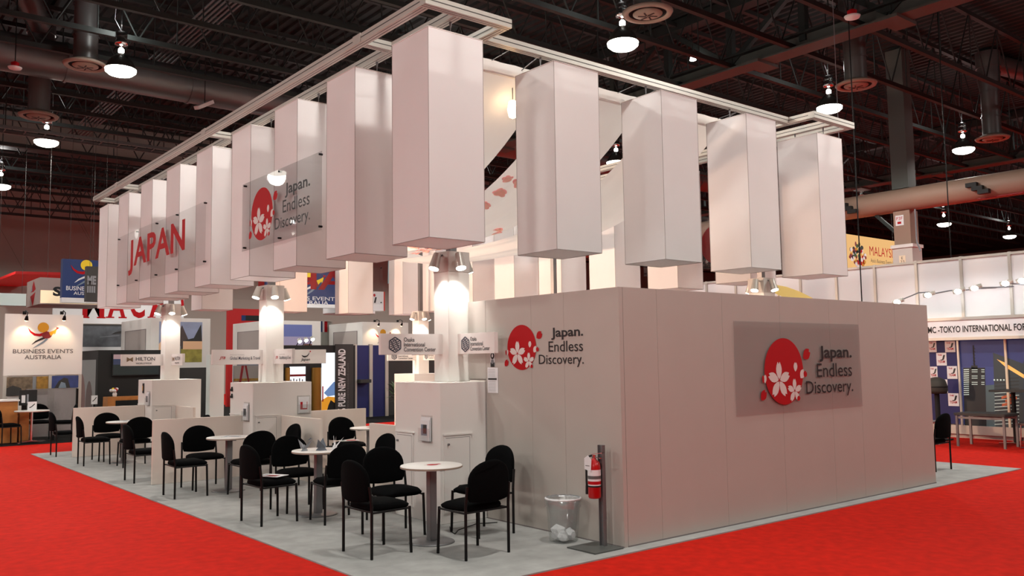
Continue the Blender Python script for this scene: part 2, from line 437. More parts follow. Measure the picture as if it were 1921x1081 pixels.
# hanging cables on the right
for (px, q, xx, lab) in ((1562, 1590, 11.2, 'thin pale cable hanging in front of the right end of the lantern rows'), (1590, 1612, 10.2, 'black rigging cable dropping to the right of the last lantern')):
    b = MB(); p = at(px, 0, 0, xx); qq = at(q, 500, 0, xx)
    b.tube((qq.x, p.y, 11.3), (qq.x, p.y, 2.55 if xx < 11 else 3.9), .012 if xx < 11 else .008, BLACK_MET if xx < 11 else PAPERG, 6)
    tag(b.build('rigging_cable'), lab, 'cable')
b = MB(); p = at(1774, 300, 0, 14.0); b.tube((14, p.y, 11.3), (14, p.y, 3.9), .012, BLACK_MET, 6); tag(b.build('rigging_cable'), 'black cable hanging behind the lit wall left of the far-right lamp', 'cable')
# tan pipe and tall column on the right
t = thing('fireproofed_pipe', 'fat tan pipe running across the upper right', 'pipe', (20.2, 0, 6.1))
b = MB(); b.tube((20.2, -14, 6.55), (20.2, 30, 6.55), .36, TANM, 24); b.build('pipe_body', t)
for y in (8.6, 4.6, .8):
    b = MB()
    for k in range(3): b.box(19.7, y+.16*k, 6.30+.12*k, 19.86, y+.16*k+.3, 6.421+.12*k, BLACK)
    b.build('hanger_step', t)
b = MB(); b.tube((19.95, -14, 6.2), (19.95, 5.0, 6.2), .018, MAROON, 8); b.build('red_line', t)
t = thing('hall_column', 'tall pale square column with a number plate at the right', 'column', (20.3, 7.3, 0))
b = MB(); b.box(20, 7.0, 0, 20.6, 7.62, 5.15, mat('column_grey', (196, 190, 184), .6)); b.box(19.96, 6.96, 5.05, 20.64, 7.66, 5.15, WHITE); b.build('casing', t)
b = MB(); b.box(20.05, 7.05, 5.15, 20.55, 7.57, 6.2, TANM); b.box(20.05, 7.05, 6.9, 20.55, 7.57, 11.3, GIRD); b.build('steel_post', t)  # upper length coloured darker, painting in the gloom above the pipe
b = MB(); F = FX(19.99, 7.42, 4.55); b.rect(F, 0, 0, .2, .26, CREAM); b.text(F, .07, .14, .05, .08, 'E', INK, .003); b.text(F, .04, .03, .12, .08, '23', INK, .003); b.build('number_plate', t)
b = MB(); F = FX(20.04, 7.5, 5.75); b.rect(F, 0, 0, .26, .32, PAPER); b.text(F, .03, .17, .2, .1, 'P3F', RED, .003); b.rect(F, .06, .05, .18, .12, RED, .003); b.build('notice', t)
b = MB(); b.path([(20.1, 6.9, 6.2), (20.1, 6.9, 5.2), (20.1, 6.8, 4.9)], .025, PAPERG, 6); b.build('conduit', t)
b = MB(); b.bar((20.2, 8.2, 6.2), (20.2, 7.2, 5.2), .1, .1, TRUSS); b.build('brace', t)
t = thing('overhead_banner', 'orange lit country banner with a flower cluster over the right-hand wall', 'banner', (22.3, 9.5, 4.9))
b = MB(); b.box(19.3, 9.5, 4.6, 24.1, 9.62, 5.80, SIGNGLOW); b.build('board', t)
b = MB(); F = FY(19.3, 9.49, 4.6); b.text(F, 2.75, .58, 1.85, .32, 'MALAYSIA', RED, .003); b.text(F, 2.8, .34, 1.75, .14, "Asia's Business Events Hub", INK, .003); b.build('lettering', t)
b = MB()
for k in range(70):
    a = random.random()*2*PI; r = random.random()**.6
    b.ell(F, 1.95+.5*r*math.cos(a), .5+.42*r*math.sin(a), .05+.05*random.random(), .05+.04*random.random(), random.choice([RED, MAROON, INK, GOLD, PAPER, GREEN]), .003+.0005*k, 8)
b.build('flower_print', t)
b = MB()
for xx in (19.6, 23.8): b.tube((xx, 9.56, 5.8), (xx, 9.56, 11.485), .006, DARK, 5)
b.build('hanger_wire', t)
# ================================================================== THE BOOTH ISLAND
GZ = 0.012
b = MB(); b.box(-2.41, -.16, 0, 8.52, 14.25, GZ, GREY_CARPET); tag(b.build('grey_carpet'), 'pale grey carpet island under the whole white booth', 'carpet', kind='stuff')

# --- storage room -------------------------------------------------
ST = thing('storage_room', 'white walled storage room at the near corner of the booth', 'booth room', (3.05, 1, GZ))
HW = 2.45
ys = [0, .785, 1.30, 2.10]
for y0, y1 in zip(ys[:-1], ys[1:]):
    b = MB(); b.bevbox(0, y0+.0007, GZ, .05, y1-.0007, HW, WALLP, .0012); b.build('wall_panel', ST)
b = MB(); b.bevbox(0, 2.1015, 1.56, .05, 2.44, HW, WALLP, .002); b.build('wall_panel', ST)
xs = [.052, .53, 1.557, 2.6, 3.62, 4.28, 5.2, 6.11]
for x0, x1 in zip(xs[:-1], xs[1:]):
    b = MB(); b.bevbox(x0+.0015, 0, GZ, x1-.0007, .05, HW, WALLP, .0012); b.build('wall_panel', ST)
b = MB(); b.box(.05, 2.05, GZ, 6.05, 2.10, HW, WALLP); b.build('rear_wall', ST)
b = MB(); b.box(6.06, .05, GZ, 6.11, 2.10, HW, WALLP); b.build('side_wall', ST)
for (x0, y0, x1, y1) in ((-.003, 0, 0, 2.1), (0.05, -.003, 6.11, 0)):
    b = MB(); b.box(x0-.002, y0-.002, GZ, x1, y1, GZ+.012, SEAM); b.build('skirting', ST)

def petal(b, F, cx, cy, ang, L, W, m, c):
    # notched cherry petal growing from (cx,cy) in direction ang
    ca, sa = math.cos(ang), math.sin(ang)
    prof = [(.06, 0), (.2, .26), (.42, .46), (.62, .5), (.8, .4), (1.0, .18), (.87, 0), (1.0, -.18), (.8, -.4), (.62, -.5), (.42, -.46), (.2, -.26)]
    pts = []
    for u, v in prof:
        a, q = u*L, v*W
        pts.append((cx+a*ca-q*sa, cy+a*sa+q*ca))
    # split in two convex-ish halves
    n = len(pts)
    b.poly(F, pts[:7], m, c); b.poly(F, [pts[0]]+pts[6:], m, c)
def emblem(b, F, R, pm, c=.003):
    """red disc with cut-out blossoms, origin at the disc centre"""
    b.ell(F, 0, 0, R, R, RED, c, 56)
    for (cx, cy, s, rot) in ((-.28, -.27, .56, 90), (.5, -.6, .37, 90)):
        for k in range(5): petal(b, F, cx*R, cy*R, math.radians(rot+72*k), s*R, s*R*.52, pm, c+.002)
    petal(b, F, .57*R, -.04*R, math.radians(84), .31*R, .2*R, pm, c+.002)
    petal(b, F, .82*R, -.24*R, math.radians(48), .34*R, .26*R, pm, c+.002)
    petal(b, F, 1.02*R, -.2*R, math.radians(52), .22*R, .2*R, RED, c+.003)
    petal(b, F, -1.0*R, -.36*R, math.radians(85), .28*R, .14*R, pm, c+.002)
    petal(b, F, -1.08*R, -.36*R, math.radians(92), .27*R, .1*R, RED, c+.003)
    petal(b, F, 1.0*R, .38*R, math.radians(30), .46*R, .34*R, RED, c)
    petal(b, F, -1.22*R, -.84*R, math.radians(48), .38*R, .28*R, RED, c)
    petal(b, F, .6*R, -.9*R, math.radians(35), .2*R, .15*R, RED, c+.003)
def slogan(b, F, R, c=.003):
    b.text(F, 2.23*R, .30*R, 2.2*R, .58*R, 'Japan.', INK, c, bold=.022)
    b.text(F, 2.03*R, -.26*R, 2.37*R, .50*R, 'Endless', INK, c, bold=.004)
    b.text(F, 1.30*R, -.98*R, 3.13*R, .60*R, 'Discovery.', INK, c, bold=.004)
F = FX(-.001, 1.462, 1.903)
b = MB(); emblem(b, F, .243, PETAL); b.build('blossom_emblem', ST)
b = MB(); slogan(b, F, .218); b.build('slogan', ST)
# clear film with the same emblem on the right wall
t = thing('vinyl_panel', 'clear vinyl sheet with red disc emblem and slogan on the right-hand room wall', 'panel', (3, -.01, 1.13))
b = MB(); F0 = FY(1.73, -.012, 1.135); NX, NY = 14, 8
gv = []
for jj in range(NY+1):
    for ii in range(NX+1):
        gv.append(F0.p(2.545*ii/NX, 1.02*jj/NY, .004*math.sin(ii*1.9+jj*.8)*math.cos(jj*1.3+ii*.4)))
b.add(gv, [(jj*(NX+1)+ii, jj*(NX+1)+ii+1, (jj+1)*(NX+1)+ii+1, (jj+1)*(NX+1)+ii) for jj in range(NY) for ii in range(NX)], FILM, True); b.build('film', t)
F = FY(2.62, -.018, 1.60)
b = MB(); emblem(b, F, .375, PETAL); b.build('blossom_emblem', t)
b = MB(); slogan(b, F, .325); b.build('slogan', t)
# notices on the left wall
t = thing('notice_sheet', 'white printed notice sheet taped to the room wall below the small black sticker', 'notice', (-.002, 1.97, 1.4))
F = FX(-.003, 2.07, 1.405)
b = MB(); b.poly(F, [(0, 0), (.19, 0), (.19, .28), (0, .285)], PAPER, 0, .002); b.build('sheet', t)
b = MB(); b.rect(F, .01, .145, .17, .165, DARK, .004)
for k in range(7): b.rect(F, .015, .02+.017*k, .15, .026+.017*k, mat('print_light', (190, 190, 194), .7), .004)
for k in range(5): b.rect(F, .015, .185+.018*k, .14, .191+.018*k, MATS['print_light'], .004)
b.build('print', t)
t = thing('black_sticker', 'small black and white sticker on the room wall above the notice sheet', 'sticker', (-.002, 1.97, 1.69))
F = FX(-.003, 2.02, 1.695)
b = MB(); b.rect(F, 0, 0, .085, .17, PAPER); b.build('sheet', t)
b = MB(); b.rect(F, .006, .0, .08, .05, BLACK, .002); b.ell(F, .043, .125, .034, .038, BLACK, .002, 20); b.ell(F, .043, .06, .026, .026, PAPERG, .003, 20); b.ell(F, .043, .125, .014, .02, PAPER, .003, 16); b.build('print', t)

# --- waste bin ----------------------------------------------------
BX, BY = -.22, .60
t = thing('waste_bin', 'clear round waste bin with crumpled paper against the room wall', 'bin', (BX, BY, GZ))
b = MB(); b.lathe([(.160, .405), (.176, .402), (.178, .418), (.166, .424)], PAPER, 36, (BX, BY, GZ)); b.lathe([(.001, .012), (.135, .012), (.14, .02), (.168, .40), (.172, .41), (.164, .41), (.135, .03)], BINP, 36, (BX, BY, GZ)); b.build('bucket', t)  # white ring on the clear rim paints in its bright highlight
b = MB(); prof = []
bm = bmesh.new()
n = 40
vs = []
for kz, (r, z) in enumerate(((.172, .33), (.176, .405), (.170, .425), (.15, .40), (.13, .22), (.12, .1))):
    for k in range(n):
        rr = r+random.uniform(-.006, .006); vs.append((BX+rr*math.cos(2*PI*k/n), BY+rr*math.sin(2*PI*k/n), GZ+z+random.uniform(-.008, .008)))
b.add(vs, [(i*n+k, i*n+(k+1) % n, (i+1)*n+(k+1) % n, (i+1)*n+k) for i in range(5) for k in range(n)], clear('liner_plastic', (.97, .98, .98), .14, .22, haze=.12), True); b.build('liner_bag', t)
bm.free()
b = MB()
for (dx, dy, dz, r) in ((-.04, .03, .09, .075), (.05, -.04, .07, .06), (.03, .06, .06, .055), (-.05, -.05, .06, .055)):
    bm = bmesh.new(); bmesh.ops.create_icosphere(bm, subdivisions=2, radius=r)
    for v in bm.verts: v.co *= 1+random.uniform(-.18, .12)
    bmesh.ops.translate(bm, vec=(BX+dx, BY+dy, GZ+dz), verts=bm.verts); b.addbm(bm, PAPER)
tag(b.build('crumpled_paper'), 'crumpled white paper lying inside the clear waste bin', 'paper', kind='stuff')
# --- fire extinguisher on its stand ------------------------------
EX, EY = -.10, .17
t = thing('extinguisher_stand', 'grey metal post on a flat floor plate beside the room corner', 'stand', (-.2, .17, GZ))
b = MB(); b.bevbox(-.40, -.02, GZ, -.03, .36, GZ+.012, mat('plate_grey', (98, 100, 98), .45, .4), .003); b.build('floor_plate', t)
b = MB(); b.box(EX-.012, EY-.03, GZ+.012, EX+.012, EY+.03, .955, STEEL); b.box(EX-.03, EY-.03, GZ+.012, EX-.012, EY-.024, .955, STEEL); b.box(EX-.03, EY+.024, GZ+.012, EX-.012, EY+.03, .955, STEEL); b.build('post', t)
t = thing('fire_extinguisher', 'red fire extinguisher with black hose hanging on the grey post', 'fire extinguisher', (EX-.1, EY, .47))
ex, ey = EX-.098, EY+.01
b = MB(); b.lathe([(.005, .47), (.052, .47), (.06, .485), (.06, .76), (.05, .80), (.025, .825), (.02, .84)], mat('extinguisher_red', (176, 16, 20), .3), 28, (ex, ey, 0)); b.build('cylinder', t)
b = MB(); b.lathe([(.0612, .585), (.0612, .735)], PAPER, 28, (ex, ey, 0)); b.lathe([(.0616, .60), (.0616, .63)], RED, 28, (ex, ey, 0)); b.lathe([(.0616, .65), (.0616, .68)], INKG, 28, (ex, ey, 0)); b.build('instruction_label', t)
b = MB(); b.lathe([(.0625, .575), (.0625, .59)], BLACK, 28, (ex, ey, 0)); b.build('strap', t)
b = MB(); b.tube((ex, ey, .83), (ex, ey, .87), .02, CHROME, 12); b.bar((ex, ey+.02, .875), (ex, ey-.12, .895), .02, .008, CHROME); b.bar((ex, ey+.0, .855), (ex, ey-.09, .845), .02, .008, CHROME); b.build('valve_handle', t)
b = MB(); b.path([(ex, ey+.02, .865), (ex-.01, ey+.06, .85), (ex-.02, ey+.085, .80), (ex-.02, ey+.085, .62), (ex-.02, ey+.08, .52)], .010, BLACK, 8); b.tube((ex-.02, ey+.08, .58), (ex-.02, ey+.082, .50), .014, BLACK, 8); b.build('hose', t)
b = MB(); F = FX(ex-.066, ey+.06, .72); b.poly(F, [(0, .02), (.085, 0), (.095, .11), (.05, .15), (.0, .12)], PAPER, 0, .002); b.rect(F, .015, .05, .07, .056, INKG, .003); b.build('inspection_tag', t)

# --- lanterns -----------------------------------------------------
LW, LD, LZ0, LZ1 = .72, .73, 3.05, 5.30
def make_lantern():
    t = thing('box_lantern', 'x', 'lantern', (0, 0, LZ0), 'white fabric box lanterns')
    w2, d2 = LW/2, LD/2
    b = MB()
    NZ = 8
    def side(P0, P1, nrm):
        vs = []; NU = 6
        for j in range(NZ+1):
            for i in range(NU+1):
                u = i/NU; v = j/NZ
                bow = -.010*math.sin(PI*u)*math.sin(PI*v)
                p = Vector(P0)*(1-u)+Vector(P1)*u
                vs.append((p.x+nrm[0]*bow, p.y+nrm[1]*bow, LZ0+(LZ1-LZ0)*v))
        b.add(vs, [(j*(NU+1)+i, j*(NU+1)+i+1, (j+1)*(NU+1)+i+1, (j+1)*(NU+1)+i) for j in range(NZ) for i in range(NU)], LANT, True)
    side((-w2, -d2, 0), (w2, -d2, 0), (0, -1)); side((w2, -d2, 0), (w2, d2, 0), (1, 0)); side((w2, d2, 0), (-w2, d2, 0), (0, 1)); side((-w2, d2, 0), (-w2, -d2, 0), (-1, 0))
    b.add([(-w2, -d2, LZ0), (w2, -d2, LZ0), (w2, d2, LZ0), (-w2, d2, LZ0)], [(3, 2, 1, 0)], LANT)
    b.build('fabric_cover', t)
    b = MB(); e = .004
    cs = [(-w2, -d2), (w2, -d2), (w2, d2), (-w2, d2)]
    for k in range(4):
        p, q = cs[k], cs[(k+1) % 4]
        b.tube((*p, LZ0), (*p, LZ1), e, SEAML, 5); b.tube((*p, LZ0), (*q, LZ0), e+.001, SEAML, 5); b.tube((*p, LZ1), (*q, LZ1), e+.002, WHITE, 5)
    b.tube((0, -d2, LZ1), (0, d2, LZ1), .01, ALU, 6); b.tube((-w2, 0, LZ1), (w2, 0, LZ1), .01, ALU, 6)
    b.build('frame', t)
    for s in (-1, 1):
        b = MB(); b.tube((0, s*.26, LZ1), (0, s*.26, 5.468), .006, STEEL, 6); b.tube((0, s*.26, 5.40), (.012, s*.26, 5.46), .008, STEEL, 6); b.tube((0, s*.26, 5.40), (-.012, s*.26, 5.46), .008, STEEL, 6); b.build('suspension_wire', t)
    return t
LN = make_lantern(); LFIRST = [True]
def put_lantern(x, y, label):
    if LFIRST[0]: LN.location = (x, y, LZ0); LN['label'] = label; LFIRST[0] = False; return LN
    return copy_tree(LN, (x, y, LZ0), None, label)
ORD = ['', 'second', 'third', 'fourth', 'fifth', 'sixth', 'seventh', 'eighth', 'ninth']
LX = -1.03+.36
for k in range(9):
    put_lantern(LX, 1.69+1.585*k+.365, 'large white fabric box lantern at the near corner of the booth' if k == 0 else
                ('white fabric box lantern, %s from the near corner along the left row' % ORD[k] if k < 8 else 'white fabric box lantern at the far left end of the left row'))
for x, lab in ((.752, 'white fabric box lantern right beside the big corner lantern'), (2.642, 'white fabric box lantern third along the near row, in front of the middle drape'), (4.48, 'white fabric box lantern second from the right end of the near row'), (6.31, 'white fabric box lantern at the right end of the near row')):
    put_lantern(x+.36, 1.69+.365, lab).rotation_euler = (0, 0, 0 if x > 6 else PI/2)
for k in range(1, 9):
    put_lantern(6.34+.36, 1.69+1.585*k+.365-.22, 'white fabric lantern of the rear right row, %s from its near end' % ['', 'first', 'second', 'third', 'fourth', 'fifth', 'sixth', 'seventh', 'eighth'][k])
for x, lab in ((1.05, 'leftmost white fabric box lantern of the far end row'), (2.95, 'white fabric box lantern of the far end row behind the middle tower column'), (4.83, 'white fabric box lantern of the far end row left of the thin grey pole')):
    put_lantern(x+.36, 14.37+.365, lab).rotation_euler = (0, 0, PI/2)
# --- overhead frames ----------------------------------------------
BW, BH, BZ = .11, .10, 5.47
def beam(t, p, q, nm='beam'):
    b = MB(); p, q = Vector(p), Vector(q); up = Vector((0, 0, BH/2))
    b.bar(p+up, q+up, BW, BH, ALU)
    d = (q-p).normalized(); sd = d.cross(Vector((0, 0, 1))).normalized()
    for s in (-1, 1):
        b.bar(p+up+sd*s*(BW/2), q+up+sd*s*(BW/2), .004, .010, ALU_DARK)
    for s in (-.02, .02): b.bar(p+sd*s-Vector((0, 0, .0)), q+sd*s, .006, .004, ALU_DARK)
    return b.build(nm, t)
def ladder(x0, x1, xm, label):
    t = thing('lantern_truss', label, 'truss', ((x0+x1)/2, 8, BZ), 'aluminium frames over the booth')
    y0, y1 = 1.60, 15.15
    for x in (x0, xm, x1): beam(t, (x, y0+BW/2+.001, BZ), (x, y1-BW/2-.001, BZ), 'long_beam')
    for y in (y0, y1): beam(t, (x0-BW/2, y, BZ+.0), (x1+BW/2, y, BZ+.0), 'end_beam')
    for y in (3.0, 8.1, 13.3):
        for a, c in ((x0+BW/2, xm-BW/2), (xm+BW/2, x1-BW/2)): beam(t, (a, y, BZ), (c, y, BZ), 'cross_beam')
    for y in (3.0, 8.1, 13.3):
        b = MB(); b.box(x0-BW/2-.008, y-.09, BZ-.004, x0-BW/2-.001, y+.09, BZ+BH+.004, ALU); b.build('joint_plate', t)
    return t
ladder(-1.10, -.06, LX, 'long aluminium ladder frame hanging above the left lantern row')
ladder(6.08, 7.14, 6.70, 'long aluminium ladder frame above the rear right lantern row')
for y, lab in ((2.055, 'aluminium beam above the near lantern row joining the two ladder frames'), (14.735, 'aluminium beam above the far end lantern row')):
    t = thing('cross_beam', lab, 'beam', (3, y, BZ))
    beam(t, (0.0, y, BZ), (6.02, y, BZ), 'rail')
# --- drapes --------------------------------------------------------
def drape(x0, x1, label, flowers, sd):
    rnd = random.Random(sd)
    t = thing('ceiling_drape', label, 'drape', ((x0+x1)/2, 7.8, 3.9), 'white cloth drapes slung under the frame')
    NY, NX = 48, 16; vs = []
    def S(u, v, off=0.0):
        y = 2.50+(13.1-2.50)*v; x = x0+(x1-x0)*u
        z = 3.88+1.48*(abs(7.8-y)/5.3)**3.2
        z += -.10*math.sin(PI*u)*math.sin(PI*v)+.012*math.sin(u*22+v*3+sd)+.010*math.sin(u*41+v*7)
        return Vector((x, y, z+off))
    for j in range(NY+1):
        for i in range(NX+1): vs.append(S(i/NX, j/NY))
    b = MB(); b.add(vs, [(j*(NX+1)+i, j*(NX+1)+i+1, (j+1)*(NX+1)+i+1, (j+1)*(NX+1)+i) for j in range(NY) for i in range(NX)], DRAPE, True); b.build('cloth', t)
    b = MB(); b.box(x0-.02, 2.47, 5.30, x1+.02, 2.51, 5.38, WHITE); b.build('hem_sleeve', t)
    for s in (.1, .9):
        b = MB(); xx = x0+(x1-x0)*s; b.tube((xx, 2.48, 5.37), (xx, 2.10, 5.465), .006, STEEL, 5); b.build('tie', t)
    if flowers:
        PINK = fabric('blossom_pink_%d' % sd, (250, 186, 186), .65); PALE = fabric('blossom_pale_%d' % sd, (252, 242, 230), .65)
        for k in range(40):
            u, v = rnd.uniform(.08, .92), rnd.uniform(.02, .55); R = rnd.uniform(.08, .13); a0 = rnd.uniform(0, 1.2)
            Ly = 12.0
            b = MB()
            for rr, m, off in ((1.0, PINK, -.022), (.80, PALE, -.034)):
                pts = [S(u, v, off)]
                for q in range(40):
                    a = 2*PI*q/40; r = R*rr*(.70+.30*abs(math.sin(2.5*(a-a0)))**.6)
                    pts.append(S(min(max(u+r*math.cos(a)/(x1-x0), 0), 1), min(max(v+r*math.sin(a)/Ly, 0), 1), off))
                b.add(pts, [(0, 1+(q+1) % 40, 1+q) for q in range(40)], m)
            b.build('blossom_print', t)
drape(-.22, 1.32, 'plain white cloth drape slung behind the corner lantern', False, 3)
drape(1.68, 3.12, 'white drape printed with pink cherry blossoms, middle of the three', True, 5)
drape(3.50, 4.95, 'white cloth drape slung nearest the right end of the near row', False, 9)
t = thing('valance', 'long white cloth valance strung behind the near lantern row', 'cloth strip', (2.9, 2.2, 5.1))
b = MB(); vs = []
for k in range(61):
    x = -.25+6.0*k/60; y = 2.45+.008*math.sin(k*1.7)
    vs += [(x, y, 5.31+.006*math.sin(k)), (x, y, 5.45)]
b.add(vs, [(2*k, 2*k+2, 2*k+3, 2*k+1) for k in range(60)], DRAPE, True); b.build('cloth', t)
b = MB()
for k in range(6): b.tube((.4+1.1*k, 2.45, 5.44), (.4+1.1*k, 2.10, 5.468), .005, STEEL, 5)
b.build('tie', t)
# --- clear panels in front of lanterns ----------------------------
def standoffs(t, F, W, H, xsn):
    for a in xsn:
        for bb in (.05, H-.03):
            b = MB(); b.tube(F.p(a, bb, -.035), F.p(a, bb, .012), .014, BLACK_MET, 8); b.build('standoff', t)
def word_panel(F, W, H, label, a0, b0, a1, b1):
    t = thing('acrylic_panel', label, 'clear panel', tuple(F.p(W/2, 0)))
    b = MB(); NN = 16; vs = []
    for i in range(NN+1):
        for bb in (0, H): vs.append(F.p(W*i/NN, bb, .02*math.sin(PI*i/NN*2.0)))
    b.add(vs, [(2*i, 2*i+2, 2*i+3, 2*i+1) for i in range(NN)], ACRY, True); b.build('sheet', t)
    b = MB(); b.text(F, a0, b0, a1-a0, b1-b0, 'JAPAN', RED, .026, bold=.024, space=1.06); b.build('lettering', t)
    standoffs(t, F, W, H, [.06, W*.26, W*.5, W*.72, W-.06])
    return t
def slogan_panel(F, W, H, label, R, ca, cb):
    t = thing('acrylic_panel', label, 'clear panel', tuple(F.p(W/2, 0)))
    b = MB(); b.obox(F, 0, 0, 0, W, H, .006, ACRY); b.build('sheet', t)
    F2 = Fr(F.p(ca, cb, .008), F.U, F.V)
    b = MB(); emblem(b, F2, R, PETAL); b.build('blossom_emblem', t)
    b = MB(); slogan(b, F2, R*.92); b.build('slogan', t)
    standoffs(t, F, W, H, [.06, W*.5, W-.06])
    return t
word_panel(FX(-1.075, 13.38, 3.38), 5.22, 1.04, 'clear panel with big red JAPAN letters in front of the left lantern row', .92, .17, 4.30, .87)
slogan_panel(FX(-1.07, 6.62, 3.42), 2.57, 1.0, 'clear panel with red disc emblem and slogan in front of the left lantern row', .375, .73, .46)
word_panel(FXP(7.11, 8.0, 3.38), 5.2, 1.04, 'clear panel with red JAPAN letters beyond the rear right lantern row', .92, .17, 4.30, .87)
slogan_panel(FXP(7.10, 3.6, 3.42), 2.57, 1.0, 'clear panel with red emblem beyond the rear right lantern row', .375, .73, .46)
word_panel(FYP(6.3, 15.133, 3.36), 5.0, 1.04, 'clear panel with red JAPAN letters seen from behind at the far end row', .7, .17, 4.2, .87)

# --- towers ---------------------------------------------------------
def hexlogo(b, F, cx, cy, s, m):
    ring = [(cx+s*math.sin(PI/3*k), cy+s*math.cos(PI/3*k)) for k in range(6)]
    for k in range(6): b.stroke(F, [ring[k], ring[(k+1) % 6]], s*.14, m, .003)
    for k in range(-3, 4):
        y = cy+k*s*.22; hw = s*.72 if abs(k) < 3 else s*.4
        pts = [(cx-hw+2*hw*q/10, y+.09*s*math.sin(q*1.25+k)) for q in range(11)]
        b.stroke(F, pts, s*.11, m, .0032)
SIGNK = mat('sign_charcoal', (58, 58, 62), .5)
def sign_osaka(b, F, W, H):
    hexlogo(b, F, W*.22, H*.47, H*.36, mat('hex_navy', (34, 46, 66), .5))
    b.text(F, W*.36, H*.62, W*.17, H*.2, 'Osaka', SIGNK, .003, bold=.012); b.text(F, W*.36, H*.385, W*.34, H*.2, 'International', SIGNK, .003, bold=.012); b.text(F, W*.36, H*.15, W*.52, H*.2, 'Convention Center', SIGNK, .003, bold=.012)
def sign_travel(b, F, W, H):
    b.text(F, W*.13, H*.32, W*.11, H*.22, 'JTB', RED, .003, bold=.03, slant=.3)
    b.text(F, W*.34, H*.62, W*.28, H*.06, 'Destination Consulting', INKG, .003)
    b.text(F, W*.34, H*.26, W*.6, H*.28, 'Global Marketing & Travel', mat('sign_navy', (40, 46, 66), .5), .003, bold=.005)
def sign_smile(b, F, W, H):
    x0 = W*.14
    b.stroke(F, [(x0+H*u, H*v) for u, v in ((.0, .60), (.10, .52), (.24, .49), (.40, .53), (.52, .64), (.58, .78))], [H*v for v in (.02, .09, .11, .08, .05, .015)], INK, .003)
    b.ell(F, x0+.66*H, H*.86, H*.05, H*.05, RED, .003, 14)
    b.text(F, W*.11, H*.14, W*.30, H*.26, 'Japan', INK, .003, bold=.01, slant=.25); b.text(F, W*.26, H*.05, W*.12, H*.07, 'JNTO', RED, .003)
def sign_hotel(b, F, W, H):
    x, y = W*.2, H*.55
    b.poly(F, [(x-.06, y+.05), (x, y+.015), (x, y-.015), (x-.06, y-.05)], mat('bow_bronze', (120, 100, 74), .5), .003); b.poly(F, [(x+.06, y+.05), (x+.06, y-.05), (x, y-.015), (x, y+.015)], MATS['bow_bronze'], .003)
    b.text(F, W*.34, H*.44, W*.46, H*.32, 'HILTON', SIGNK, .003, bold=.012); b.text(F, W*.34, H*.14, W*.38, H*.14, 'WORLDWIDE', SIGNK, .003, bold=.02)
def tower(cx, cy, ct, label, sign=None, sgn2=None, wz=1.76, spots=True, dirs=('-x', '-y', '+x', '+y'), hw=.49):
    t = thing('display_tower', label, 'tower', (cx, cy, GZ), 'white lit display towers')
    s = 1 if cx < 3 else -1
    x0, x1, y0, y1 = cx-hw, cx+hw, cy-.47, cy+.47
    if cx < 3 and cy < 4: x1 = cx+.49
    b = MB(); b.bevbox(x0, y0, GZ, x1, y1, ct, WHITE, .004); b.build('cabinet', t)
    # doors on both visible faces
    doors = [(FY(x0+.04, y0-.001, GZ+.12), .36), (FX(x0-.001, y1-.04, GZ+.12), .36)] if s > 0 else [(FXP(x1+.001, y0+.04, GZ+.12), .36)]
    for F, W in doors:
        b = MB(); b.obox(F, 0, 0, 0, W, .82, .014, WHITE); b.obox(F, -.01, .825, 0, W+.02, .84, .022, WHITE)
        d = b.build('door', t)
        b = MB(); b.obox(F, W-.022, .03, .0142, W-.018, .8, .015, SEAM); b.obox(F, .02, .795, .0142, W-.02, .80, .015, SEAM); b.build('reveal', d)
        b = MB(); b.tube(F.p(.05, .73, .012), F.p(.05, .73, .035), .012, STEEL, 10); b.build('knob', d)
    q = .15
    b = MB(); b.bevbox(cx-q, cy-q, ct+.001, cx+q, cy+q, 2.80, mat('column_white', (236, 234, 228), .5), .004); b.build('shaft', t)
    b = MB(); b.bevbox(cx-q-.004, cy-q-.004, 2.80, cx+q+.004, cy+q+.004, 3.04, mat('cap_grey', (205, 200, 194), .5), .004); b.build('cap', t)
    b = MB(); b.box(cx-.045, cy-.045, 3.04, cx+.045, cy+.045, BZ-.003, STEEL); b.build('pole', t)
    # spots
    for (dx, dy) in ((-1, -.25), (-.25, -1), (1, .25), (.25, 1)):
        h = Vector((cx+dx*(q+.10), cy+dy*(q+.10), 2.97)); e = h+Vector((dx*.05, dy*.05, -.14))
        b = MB(); b.tube(h+(h-e)*.25, e, .045, ALU, 16, r2=.062); b.tube(Vector((cx+dx*q, cy+dy*q, 3.0)), h, .012, STEEL, 8); sp = b.build('spotlight', t)
        d = (e-h).normalized()
        b = MB(); b.tube(e, e+d*.008, .056, SPOTG, 16); b.build('lens', sp)
        spot_light('spot_beam', e+d*.02, (cx+dx*.10, cy+dy*.10, 1.5), TOWER_W, (1, .96, .90), math.radians(95), .6, .03, sp)
    # sign wings
    if sign:
        H, W, th = .235, .82, .05
        def wing(nm, x0, y0, x1, y1, faces):
            b = MB(); b.bevbox(x0, y0, wz, x1, y1, wz+H, WHITE, .003); o = b.build('sign_board', t)
            b = MB()
            for F, fn, WW in faces: fn(b, F, WW, H)
            b.build('sign_print', o)
        if '-x' in dirs: wing('a', cx-q-W, cy-th/2, cx-q, cy+th/2, [(FY(cx-q-W, cy-th/2-.001, wz), sign, W)])
        if '-y' in dirs: wing('b', cx-th/2, cy-q-W*.85, cx+th/2, cy-q, [(FX(cx-th/2-.001, cy-q, wz), sign, W*.85)])
        if '+x' in dirs: wing('c', cx+q, cy-th/2, cx+q+W, cy+th/2, [(FY(cx+q+.3, cy-th/2-.001, wz), sgn2 or sign, W-.3)])
        if '+y' in dirs: wing('d', cx-th/2, cy+q, cx+th/2, cy+q+W*.85, [(FX(cx-th/2-.001, cy+q+W*.85, wz), sign, W*.85)])
    return t
